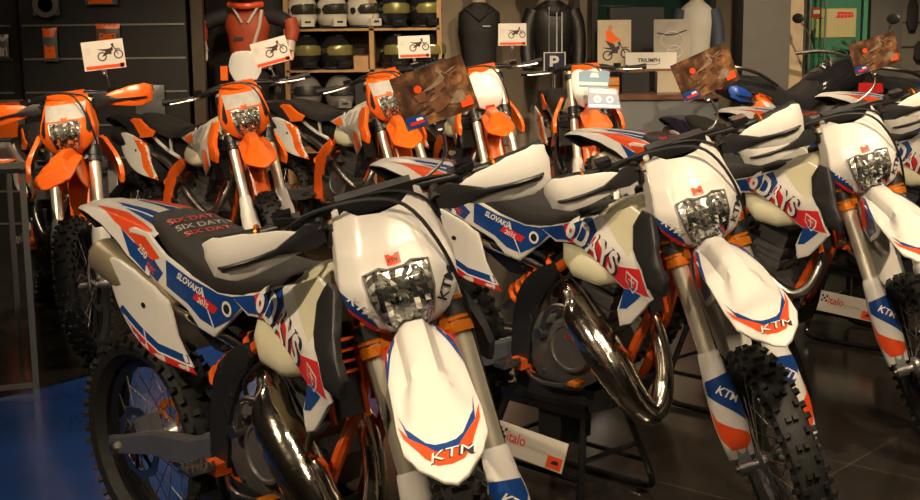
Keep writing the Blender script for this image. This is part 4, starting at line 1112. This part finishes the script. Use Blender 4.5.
# ------------------------------------------------------------------ mannequins
skin = mat('mannequin_beige', (.50, .38, .27), .5); jack = mat('black_cloth', (.016, .015, .016), .75, noise=.3, nscale=15, bump=.4, bscale=20)
def torso(mb, m, w=.22, zt=1.60, zb=1.15, sleeves=True, d=.12, arm=None, spread=0):
    rings = []
    for z, a, b_ in ((zb, .80, .9), (zb+.12, .80, .9), (zb+.25, .92, 1.0), (zt-.13, 1.0, 1.0), (zt-.05, .98, .85), (zt-.01, .70, .65), (zt+.035, .28, .5)):
        rings.append([V(math.copysign(abs(math.cos(t))**.8, math.cos(t))*w*a, math.sin(t)*d*b_, z) for t in [2*PI*k/24 for k in range(24)]])
    mb.rings(rings, m)
    if sleeves:
        for s in (-1, 1):
            mb.tube([V(s*w*.86, 0, zt-.05), V(s*(w*1.12+spread*.4), -.02, zt-.16), V(s*(w*1.18+spread), -.05, zt-.34), V(s*(w*1.10+spread*1.1), -.12, zt-.50)], [.065, .062, .055, .045], arm or m, 12, smooth=2)
def mannequin(x, y, lab, m, extra=None, **k):
    r = empty('mannequin', (x, y, 0), lab, 'mannequin')
    b = MB(); b.cyl((0, 0, .0), (0, 0, .02), .17, steel, 24); b.cyl((0, 0, .02), (0, 0, 1.2), .016, steel, 12); b.build('stand', r)
    b = MB(); zt = k.get('zt', 1.60)
    b.tube([V(0, 0, zt-.02), V(0, 0, zt+.10), V(0, -.01, zt+.16)], [.06, .052, .05], skin, 14); b.ball((0, -.01, zt+.27), .095, skin, 16, 10, (.85, 1, 1.25)); b.build('body', r)
    b = MB(); torso(b, m, **k)
    if extra: extra(b)
    b.build('jacket', r, ang=60)
    return r
def ex1(b):
    b.tube([V(-.10, -.06, 1.60), V(0, -.125, 1.52), V(.10, -.06, 1.60)], .016, jack, 8); b.box((.055, -.125, 1.47), (.06, .004, .008), greyp)
def ex2(b):
    for s in (.035, .075): b.box((s-.01, -.116, 1.36), (.010, .006, .42), greyp)
    b.box((-.035, -.12, 1.38), (.006, .006, .46), steel); b.tube([V(-.08, -.04, 1.62), V(-.02, -.10, 1.56), V(.05, -.10, 1.56), V(.10, -.04, 1.62)], .02, jack, 8)
mannequin(.17, 11.15, 'mannequin in a plain black jacket beside the helmet shelves', jack, ex1, w=.165, d=.11, sleeves=False, zt=1.62)
mannequin(.745, 11.15, 'mannequin in a black leather jacket with two pale stripes down the front', mat('black_leather', (.018, .016, .015), .45, noise=.3, bump=.3), ex2, w=.175, d=.11, zt=1.63)
mannequin(1.87, 11.15, 'mannequin in a white jacket with dark sleeves, beside the dark pillar', mat('white_cloth', (.42, .40, .35), .7, noise=.12), None, w=.14, d=.10, zt=1.62, arm=mat('navy_cloth', (.02, .03, .05), .7))
# motocross rider mannequin
r = empty('mannequin', (-1.52, 10.3, 0), 'mannequin in orange and black motocross kit with chest stripes, at the slatwall end', 'mannequin')
b = MB(); b.cyl((0, 0, 0), (0, 0, .02), .17, steel, 24); b.cyl((0, 0, .02), (0, 0, 1.0), .018, steel, 12); b.build('stand', r)
jo = mat('orange_jersey', (.42, .06, .015), .6, noise=.2, nscale=10)
b = MB(); torso(b, jo, w=.165, zt=1.62, zb=1.20, sleeves=False, d=.12)
b.box((-.05, -.118, 1.42), (.07, .006, .022), dgraph, (0, .1, 0))
for s in (-1, 1): b.tube([V(s*.09, -.085, 1.64), V(s*.02, -.125, 1.53)], .010, greyp, 8)
b.tube([V(.12, -.10, 1.62), V(.10, -.12, 1.50), V(.05, -.115, 1.36)], .014, ptan2, 8)
b.build('jersey', r, ang=60)
for s in (-1, 1):
    b = MB(); b.tube([V(s*.15, 0, 1.58), V(s*.24, -.03, 1.56), V(s*.31, -.06, 1.52)], [.06, .058, .05], jack, 12, smooth=1); b.tube([V(s*.31, -.06, 1.55), V(s*.335, -.07, 1.48), V(s*.32, -.10, 1.40)], [.052, .055, .045], jo, 12, smooth=1); b.build('sleeve', r)
    b = MB(); b.tube([V(s*.32, -.10, 1.40), V(s*.31, -.12, 1.33)], [.035, .042], ptan2, 12)
    for q in range(5): b.tube([V(s*(.285+q*.013), -.12, 1.34), V(s*(.28+q*.014), -.135, 1.29), V(s*(.283+q*.012), -.15, 1.265)], [.009, .009, .007], orange if q % 2 else ptan2, 8)
    b.build('glove', r)
b = MB(); torso(b, jack, w=.15, zt=1.20, zb=.80, sleeves=False, d=.11)
for s in (-1, 1): b.tube([V(s*.075, 0, .95), V(s*.09, -.03, .60), V(s*.09, 0, .15)], [.085, .07, .055], jack, 12, smooth=1)
b.build('trousers', r)
b = MB(); b.tube([V(0, 0, 1.60), V(0, 0, 1.70)], [.06, .055], jack, 12); b.ball((0, -.01, 1.79), .12, mat('silver_helmet', (.5, .5, .5), .2, .8), 18, 10, (1, 1.15, 1.05)); b.box((0, -.15, 1.74), (.14, .05, .07), orange); b.box((0, -.13, 1.82), (.17, .06, .06), gloss); b.tube([V(-.12, -.06, 1.66), V(0, -.15, 1.645), V(.12, -.06, 1.66)], .022, orred, 8, smooth=1); b.build('helmet', r)

# ------------------------------------------------------------------ helmet shelves
wood = mat('shelf_pine', (.42, .24, .10), .5, noise=.2, nscale=12)
r = empty('helmet_shelf', (-.712, 10.75, 0), 'pine shelf unit filled with white and black helmets', 'shelf')
for x in (-.565, .07, .575): bx('upright', (x, 0, 1.1), (.035, .34, 2.2), wood, parent=r)
for z in (.25, .555, .86, 1.16, 1.465, 1.77, 2.08): bx('shelf_board', (.005, 0, z), (1.15, .34, .018), wood, parent=r)
bx('back_panel', (.005, .175, 1.1), (1.15, .01, 2.2), mat('shelf_back', (.06, .04, .02), .7), parent=r)
vis = mat('smoked_visor', (.03, .03, .02), .08, spec=.8); visg = mat('gold_visor', (.22, .20, .07), .1, .3)
def helmet(shell, visor, open_=False):
    r = empty('motorcycle_helmet')
    b = MB(); rings = []
    for i in range(13):
        z = -.115+.245*i/12; t = (z+.115)/.245
        k = math.sqrt(max(.02, 1-((t-.42)/.60)**2)); 
        rings.append([V(math.cos(a)*.118*k, math.sin(a)*(.138 if math.sin(a) > 0 else .140+.02*(1-t))*k+.005, z) for a in [2*PI*j/28 for j in range(28)]])
    b.rings(rings, shell)
    b.box((0, -.135, -.085), (.10, .05, .055), shell); b.box((0, -.162, -.08), (.045, .006, .014), black)
    b.box((0, -.06, .122), (.05, .03, .012), black)
    b.build('shell', r, ang=50)
    v = MB()
    f = lambda u_, v_: V(.124*math.sin(u_)*(1-.35*max(0, v_-.03)), -.150*math.cos(u_)*(1-1.8*max(0, v_)**1.2)-(.004), v_)
    v.panel([(-.95, -.022), (.95, -.022), (1.1, .012), (.9, .045), (.4, .055), (-.4, .055), (-.9, .045), (-1.1, .012)], f, visor, .006, .004, .03, 1)
    v.build('visor', r)
    v = MB()
    for s in (-1, 1): v.cyl((s*.108, -.03, .0), (s*.124, -.03, .0), .024, black, 14)
    v.build('visor_pivot', r)
    v = MB(); v.tube([V(.095*math.cos(a), .105*math.sin(a)-.01, -.118) for a in [2*PI*j/20 for j in range(20)]], .012, black, 8, closed=True); v.build('neck_roll', r)
    return r
hw = mat('helmet_white', (.62, .58, .50), .25, noise=.04); hb_ = mat('helmet_black', (.015, .015, .016), .15); hs = mat('helmet_silver', (.28, .27, .25), .25, .5)
H0 = {'w': helmet(hw, vis), 'b': helmet(hb_, visg), 's': helmet(hs, black)}
used = set()
spots = [(-1.145, 1.474, 'w', .35, 'white helmet, first from the left on the upper visible shelf'), (-.925, 1.474, 'w', .45, 'white helmet, middle of three on the upper visible shelf'), (-.70, 1.474, 'w', .75, 'white helmet beside the shelf upright'),
         (-.47, 1.474, 'b', .3, 'black helmet, right of the shelf upright on the upper shelf'), (-.245, 1.474, 'b', .5, 'black helmet at the right end of the upper shelf'),
         (-1.13, 1.169, 'b', .3, 'black helmet, first on the middle shelf'), (-.905, 1.169, 'b', .5, 'black helmet with gold visor, second on the middle shelf'), (-.45, 1.169, 'b', .1, 'black helmet right of the upright on the middle shelf'), (-.22, 1.169, 'b', .6, 'black helmet behind the white data card on the middle shelf'),
         (-1.13, .869, 's', .2, 'silver helmet, first on the lower shelf'), (-.88, .869, 's', .3, 'silver helmet, second on the lower shelf'), (-.45, .869, 'b', .3, 'black helmet, right of the upright on the lower shelf'), (-.22, .869, 'b', .3, 'black helmet at the right end of the lower shelf')]
for x, z, k, yaw, lab in spots:
    h = H0[k] if k not in used else copy_tree(H0[k]); used.add(k)
    h.location = (x*1.017, 10.70, z+.13); h.rotation_euler = (0, 0, yaw); tag(h, lab, 'helmet', 'helmets on the pine shelves')
bx('box', (-.715, 10.7, .869+.10), (.12, .18, .20), black, 'small black box on the lower helmet shelf', 'box')
bx('box', (-.725, 10.7, 1.169+.05), (.11, .2, .10), wood, 'small tan carton in the gap on the middle helmet shelf', 'box')

# ------------------------------------------------------------------ counter with dealer display
cg = mat('counter_grey', (.16, .165, .17), .5, noise=.08)
b = MB(); pr = [(1.03, 0), (1.72, 0), (1.82, .03), (1.90, .12), (1.93, .24), (1.93, .60), (1.03, .60)]
b.rings([[V(x, 10.2+y, .0) for x, y in pr], [V(x, 10.2+y, .95) for x, y in pr]], cg)
r = empty('counter', (0, 0, 0), 'long grey counter with rounded end behind the motorcycles', 'counter'); b.build('counter_body', r)
b = MB(); b.rings([[V(1.01 if x < 1.1 else x+.02, 10.18+y*1.03, .95) for x, y in pr], [V(1.01 if x < 1.1 else x+.02, 10.18+y*1.03, .985) for x, y in pr]], mat('counter_top_wood', (.16, .07, .04), .35, noise=.3)); b.build('counter_top', r)
bx('window_sill_shelf', (1.38, 10.62, 1.145), (.82, .22, .018), mat('red_brown_wood', (.18, .07, .035), .4, noise=.2), 'narrow red-brown shelf holding the dealer posters', 'shelf')
for x in (1.0, 1.76): bx('shelf_support', (x, 10.62, 1.06), (.02, .16, .15), darkw, 'dark end support under the red-brown shelf, %s' % ('by the orange boxes' if x < 1.3 else 'by the white box'), 'shelf support')
b = MB(); bt = mat('poster_beige', (.50, .42, .30), .5, noise=.1)
b.panel([(-.125, -.18), (.125, -.18), (.125, .18), (-.125, .18)], f0 := (lambda u_, v_: V(u_, 0, v_)), bt, .004, 0, .5, 1, [([(-.125, -.18), (.125, -.18), (.125, -.14), (-.125, -.14)], ptan2)])
bike_print(b, f0, .01, -.045, .105, .12, dgraph, dgraph, dgraph)
b.decal([(-.06, .03), (-.01, .0), (.02, .03), (.0, .07), (-.03, .11), (-.065, .10)], f0, orange, .003, 1, .5); b.decal(circle2(-.03, .125, .018, 12), f0, tan, .003, 1, .5)
b.decal([(.0, .07), (.05, .03), (.045, .015), (-.01, .055)], f0, orange, .0032, 1, .5); b.decal([(-.07, .03), (-.0, .0), (.02, -.05), (-.02, -.04)], f0, pdark, .0032, 1, .5); b.box((.06, -.003, .155), (.07, .001, .01), greyp)
o = b.build('rider_poster', smooth=False); o.matrix_world = put((1.17, 10.60, 1.335), 0, 0, -.05); tag(o, 'beige poster of a rider in orange on a motorcycle', 'poster')
b = MB(); b.panel([(-.135, -.18), (.135, -.18), (.135, .18), (-.135, .18)], f0, mat('poster_grey', (.34, .30, .25), .5, noise=.25, nscale=10), .004, 0, .5, 1)
for rr_, c_ in ((.07, (.0, .02)), (.045, (.02, -.06))): b.tube([V(c_[0]+rr_*math.cos(t)*1.2, -.002, c_[1]+rr_*math.sin(t)) for t in [2*PI*k/20 for k in range(20)]], .004, greyp, 6, closed=True)
b.tube([V(-.11, -.002, .08), V(0, -.002, .06), V(.11, -.002, .10)], .005, dgraph, 6, smooth=1)
o = b.build('engine_poster', smooth=False); o.matrix_world = put((1.60, 10.60, 1.335), 0, 0, -.05); tag(o, 'pale grey poster with a faint engine drawing', 'poster')
b = MB(); b.panel([(-.19, -.06), (.19, -.06), (.19, .06), (-.19, .06)], f0, cardw, .02, .0, .5, 1, [(strip2([(-.06, -.022), (-.02, -.031), (.03, -.031), (.07, -.020)], .004), dgraph, .002)], [('TRIUMPH', -.10, -.012, .030, 0, dgraph, .002, 0, .03, False, 1.0)])
o = b.build('brand_sign', smooth=False); o.location = (1.435, 10.52, 1.215); tag(o, 'white rectangular sign with dark TRIUMPH lettering', 'sign')
boxo = mat('box_orange_print', (.60, .22, .04), .5, noise=.3, nscale=10)
for z, lab in ((.985, 'lower orange printed carton on the counter'), (1.045, 'orange printed carton lying on top of another on the counter')):
    b = MB(); b.box((0, 0, .028), (.18, .14, .054), boxo); b.box((0, -.0705, .03), (.12, .002, .02), tan); o = b.build('carton', smooth=False); o.location = (1.09, 10.42, z); tag(o, lab, 'carton', 'orange cartons on the counter')
bx('speaker_box', (1.305, 10.45, 1.062), (.20, .14, .15), black, 'black box on the counter under the dealer sign', 'box')
bx('white_box', (1.55, 10.45, 1.062), (.17, .14, .15), mat('box_cream', (.42, .36, .27), .5, noise=.1), 'cream box on the counter under the grey poster', 'box')
bx('display_case', (1.40, 11.25, .80), (.42, .3, 1.6), black, 'black cabinet behind the dealer posters', 'cabinet')
bx('window_1', (1.62, 11.80, 1.7), (.95, .06, 1.2), mat('green_dark_glass', (.02, .05, .04), .08), kind='structure')
for x in (.98, 1.13, 2.10): bx('trim_1', (x, 11.74, 1.65), (.05, .08, 3.3), darkw, kind='structure')
# parking sign
b = MB(); b.box((0, 0, 0), (.155, .012, .155), cardw); b.box((0, -.007, 0), (.14, .002, .14), navyp); b.text(f0, 1, 'P', -.035, -.05, .10, 0, cardw, .0095, 0, .03); b.cyl((0, .01, -.08), (0, .01, -1.22), .01, steel, 10); b.cyl((0, .01, -1.225), (0, .01, -1.235), .12, steel, 20)
o = b.build('parking_sign', smooth=False); o.location = (.742, 10.86, 1.197); o.scale = (1.085, 1, .965); tag(o, 'small dark square parking sign with a white P on a thin post', 'sign')

# ------------------------------------------------------------------ right background
grn = mat('cabinet_green', (.05, .20, .12), .4, noise=.1)
r = empty('green_cabinet', (3.05, 11.55, 0), 'tall green cabinet with a yellow calendar on its door', 'cabinet')
bx('body', (0, .1, 1.0), (.42, .3, 2.0), grn, parent=r); bx('side_trim', (.24, -.06, 1.0), (.035, .04, 2.0), mat('green_trim', (.07, .28, .17), .4), parent=r)
b = MB(); yl = mat('calendar_yellow', (.50, .44, .18), .5); b.panel([(-.19, -.13), (.17, -.13), (.17, .10), (-.19, .10)], f0, yl, .004, 0, .5, 1, [([(.0, .02), (.15, .03), (.14, .07), (.02, .075)], redp)])
for i in range(9): b.box((-.11+.03*i, -.001, -.02), (.003, .001, .16), ptan2)
for i in range(6): b.box((0, -.001, -.09+.028*i), (.26, .001, .003), ptan2)
o = b.build('calendar', smooth=False); o.location = (3.05, 11.49, 1.47); tag(o, 'yellow wall calendar with a red mark on the green cabinet', 'calendar')
r = empty('glass_cabinet', (2.83, 11.25, 0), 'narrow glass display cabinet left of the green cabinet', 'display cabinet')
b = MB()
for dx, dy in ((-.06, -.08), (.06, -.08), (-.06, .08), (.06, .08)): b.box((dx, dy, 1.0), (.012, .012, 2.0), steel)
b.build('cabinet_frame', r, smooth=False); bx('glass_pane', (0, -.08, 1.0), (.108, .004, 1.98), cabglass, parent=r)
for z in (.4, .9, 1.2, 1.5): bx('glass_shelf', (0, 0, z), (.118, .16, .006), cabglass, parent=r)
b = MB(); b.box((0, 0, .04), (.07, .06, .08), redp); b.box((0, -.031, .045), (.05, .002, .03), cardw); o = b.build('product_box', smooth=False); o.location = (2.83, 11.25, 1.504); tag(o, 'small red boxed product on the glass cabinet shelf', 'box')
# plant between the cabinet and the bikes
b = MB(); rnd = random.Random(5); pg = mat('dark_leaf', (.03, .07, .03), .5)
r = empty('potted_plant', (3.12, 11.2, 0), 'dark leafy plant in front of the green cabinet', 'plant')
for i in range(60):
    a, h_ = rnd.uniform(0, 2*PI), rnd.uniform(.95, 1.32); rr_ = rnd.uniform(.02, .20); c_ = V(math.cos(a)*rr_, math.sin(a)*rr_, h_)
    d_ = V(math.cos(a), math.sin(a), rnd.uniform(-.2, .8)).normalized()*.06; w_ = d_.cross(V(0, 0, 1)).normalized()*.018
    b.add([c_-d_, c_+w_, c_+d_, c_-w_, c_+V(0, 0, .004)], [(0, 1, 4), (1, 2, 4), (2, 3, 4), (3, 0, 4)], pg)
b.build('foliage', r, smooth=False)
b = MB(); b.lathe([(.10, 0), (.14, .3), (.15, .32), (.13, .31)], (0, 0, 0), (0, 0, 1), black, 20); b.tube([V(0, 0, .3), V(.02, 0, .7), V(0, 0, 1.15)], .012, wood, 8); b.build('pot', r)
# right slatwall with hanging gear
r = empty('gear_wall', (4.42, 11.7, 0), 'grey slatted gear wall at the far right', 'display wall'); gw = mat('gear_wall_grey', (.16, .145, .12), .6)
bx('board', (0, 0, 1.35), (1.6, .04, 2.7), gw, parent=r)
for z in [.45+.2*k for k in range(11)]: bx('slat_rail', (0, -.024, z), (1.58, .01, .010), darkw, parent=r)
for i, (x, z, w_, h_, m_, lab) in enumerate([(3.52, 1.52, .10, .26, jack, 'black glove pair hanging left on the grey gear wall'), (3.68, 1.50, .09, .30, greyp, 'pale grey packet hanging on the grey gear wall'), (3.80, 1.50, .10, .28, jack, 'black pouch hanging right on the grey gear wall'), (3.60, 1.22, .12, .16, jack, 'low black packet on the grey gear wall')]):
    b = MB(); b.panel(chaikin([(-w_/2, -h_/2), (w_/2, -h_/2), (w_/2*.9, h_/2), (-w_/2*.9, h_/2)], 1), lambda u_, v_: V(u_, -.02*math.cos(u_*20), v_), m_, .01, .004, .03, 1); b.tube([V(0, .03, h_/2-.01), V(0, -.02, h_/2-.01)], .003, steel, 6)
    o = b.build('hanging_gear'); o.location = (x+.20, 11.64, z); tag(o, lab, 'packet', 'gear on the grey wall')

# black street motorcycles behind
def street():
    r = empty('street_motorcycle')
    for x, nm in ((0, 'rear_wheel'), (1.45, 'front_wheel')):
        w = MB(); rings = []
        for i in range(36):
            a = 2*PI*i/36; rings.append([V(math.cos(a)*(.31+q), p, math.sin(a)*(.31+q)) for p, q in ((-.06, -.07), (-.07, -.02), (-.04, .005), (0, .012), (.04, .005), (.07, -.02), (.06, -.07))])
        w.rings(rings, rubber, closed=True); w.lathe([(.06, -.06), (.06, .06)], (0, 0, 0), (0, 1, 0), alum, 16)
        for k in range(5):
            a = 2*PI*k/5; w.tube([V(0, 0, 0), V(math.cos(a)*.25, 0, math.sin(a)*.25)], .016, gloss, 8)
        o = w.build(nm, r); o.location = (x, 0, .32)
    b = MB(); b.rings([[V(x, w_*a, z0+(z1-z0)*c_) for a, c_ in ((-.7, 0), (.7, 0), (1, .4), (.8, .8), (.4, 1), (-.4, 1), (-.8, .8), (-1, .4))] for x, z0, z1, w_ in ((.62, .80, .90, .09), (.75, .80, .98, .15), (.95, .82, 1.06, .17), (1.08, .86, 1.04, .15), (1.15, .90, 1.0, .08))], gloss); b.build('tank', r, ang=60)
    b = MB(); b.rings([[V(x, w_*a, z0+(z1-z0)*c_) for a, c_ in ((-1, 0), (1, 0), (1, .6), (.7, 1), (-.7, 1), (-1, .6))] for x, z0, z1, w_ in ((-.28, .96, 1.02, .06), (-.1, .88, 1.0, .12), (.1, .82, .98, .15), (.3, .76, .88, .15), (.5, .76, .85, .13), (.66, .82, .93, .09))], black); b.build('seat', r, ang=60)
    b = MB(); b.tube([V(.12, -.16, .93), V(-.10, -.16, 1.03), V(-.28, -.10, 1.06), V(-.28, .10, 1.06), V(-.10, .16, 1.03), V(.12, .16, .93)], .011, steel, 8, smooth=2); b.build('grab_rail', r)
    b = MB(); b.box((.68, 0, .48), (.38, .30, .32), engm); b.box((.80, 0, .70), (.16, .22, .16), alum, (0, .2, 0)); b.tube([V(.85, -.14, .5), V(.6, -.17, .3), V(0, -.2, .42)], .035, steel, 10, smooth=1); b.build('engine', r)
    b = MB(); b.tube([V(1.1, -.05, .95), V(.75, -.14, .75), V(.45, -.13, .6), V(0, -.1, .32)], .02, gloss, 8); b.tube([V(1.1, .05, .95), V(.75, .14, .75), V(.45, .13, .6), V(0, .1, .32)], .02, gloss, 8); b.build('frame', r)
    for s in (-1, 1):
        b = MB(); b.tube([V(1.45, s*.09, .32), V(1.15, s*.09, 1.0)], .024, steel, 10); b.build('fork_leg', r)
        b = MB(); b.tube([V(1.08, s*.28, 1.10), V(1.04, s*.30, 1.22), V(1.02, s*.34, 1.28)], .006, steel, 6); b.ball((1.01, s*.36, 1.31), .045, black, 12, 8, (.25, 1.1, .75)); b.build('mirror', r)
    b = MB(); b.tube([V(1.02, -.38, 1.08), V(1.12, -.2, 1.10), V(1.14, 0, 1.05), V(1.12, .2, 1.10), V(1.02, .38, 1.08)], .013, steel, 8, smooth=1); b.build('handlebar', r)
    b = MB(); b.lathe([(.03, -.10), (.08, -.06), (.09, 0), (.085, .01)], (1.28, 0, .95), (1, 0, 0), gloss, 20); b.lathe([(.078, .011), (.04, .02), (.01, .024)], (1.28, 0, .95), (1, 0, 0), refl, 16); b.build('headlight', r)
    b = MB(); b.box((-.30, 0, .95), (.06, .12, .05), redp); b.build('tail_light', r)
    b = MB(); b.tube([V(1.78, 0, .55), V(1.62, 0, .66), V(1.45, 0, .70), V(1.25, 0, .66), V(1.12, 0, .52)], .06, gloss, 8, smooth=1); b.build('front_mudguard', r)
    return r
s0 = street(); s1 = copy_tree(s0)
for s_, x, y, yaw, lab in ((s0, 1.98, 9.80, .70, 'black street motorcycle with chrome grab rail, in front of the dark pillar'), (s1, 2.92, 9.30, .70, 'black street motorcycle with red tail light, near the right edge')):
    s_.location = (x, y, 0); s_.rotation_euler = (0, 0, yaw); s_.scale = (1.15,)*3; tag(s_, lab, 'motorcycle', 'black street motorcycles')

# spare front plate on a thin stand
b = MB(); pl = chaikin([(-.10, .10), (-.05, .125), (.05, .125), (.10, .10), (.125, .0), (.075, -.09), (.03, -.12), (-.03, -.12), (-.075, -.09), (-.125, .0)], 1)
b.panel(pl, lambda u_, v_: V(u_, u_*u_*2, v_), white, .006, .006, .03, 1, [([(-.02, -.10), (.02, -.10), (.02, -.075), (-.02, -.075)], orred)])
b.box((-.15, .03, -.03), (.05, .02, .10), orange); b.cyl((0, .02, -.11), (0, .02, -1.195), .012, black, 10); b.cyl((0, .02, -1.195), (0, .02, -1.213), .13, black, 20)
o = b.build('plate_display'); o.location = (-1.50, 9.95, 1.215); tag(o, 'white motocross front plate on a thin stand, right below the orange jersey', 'number plate')
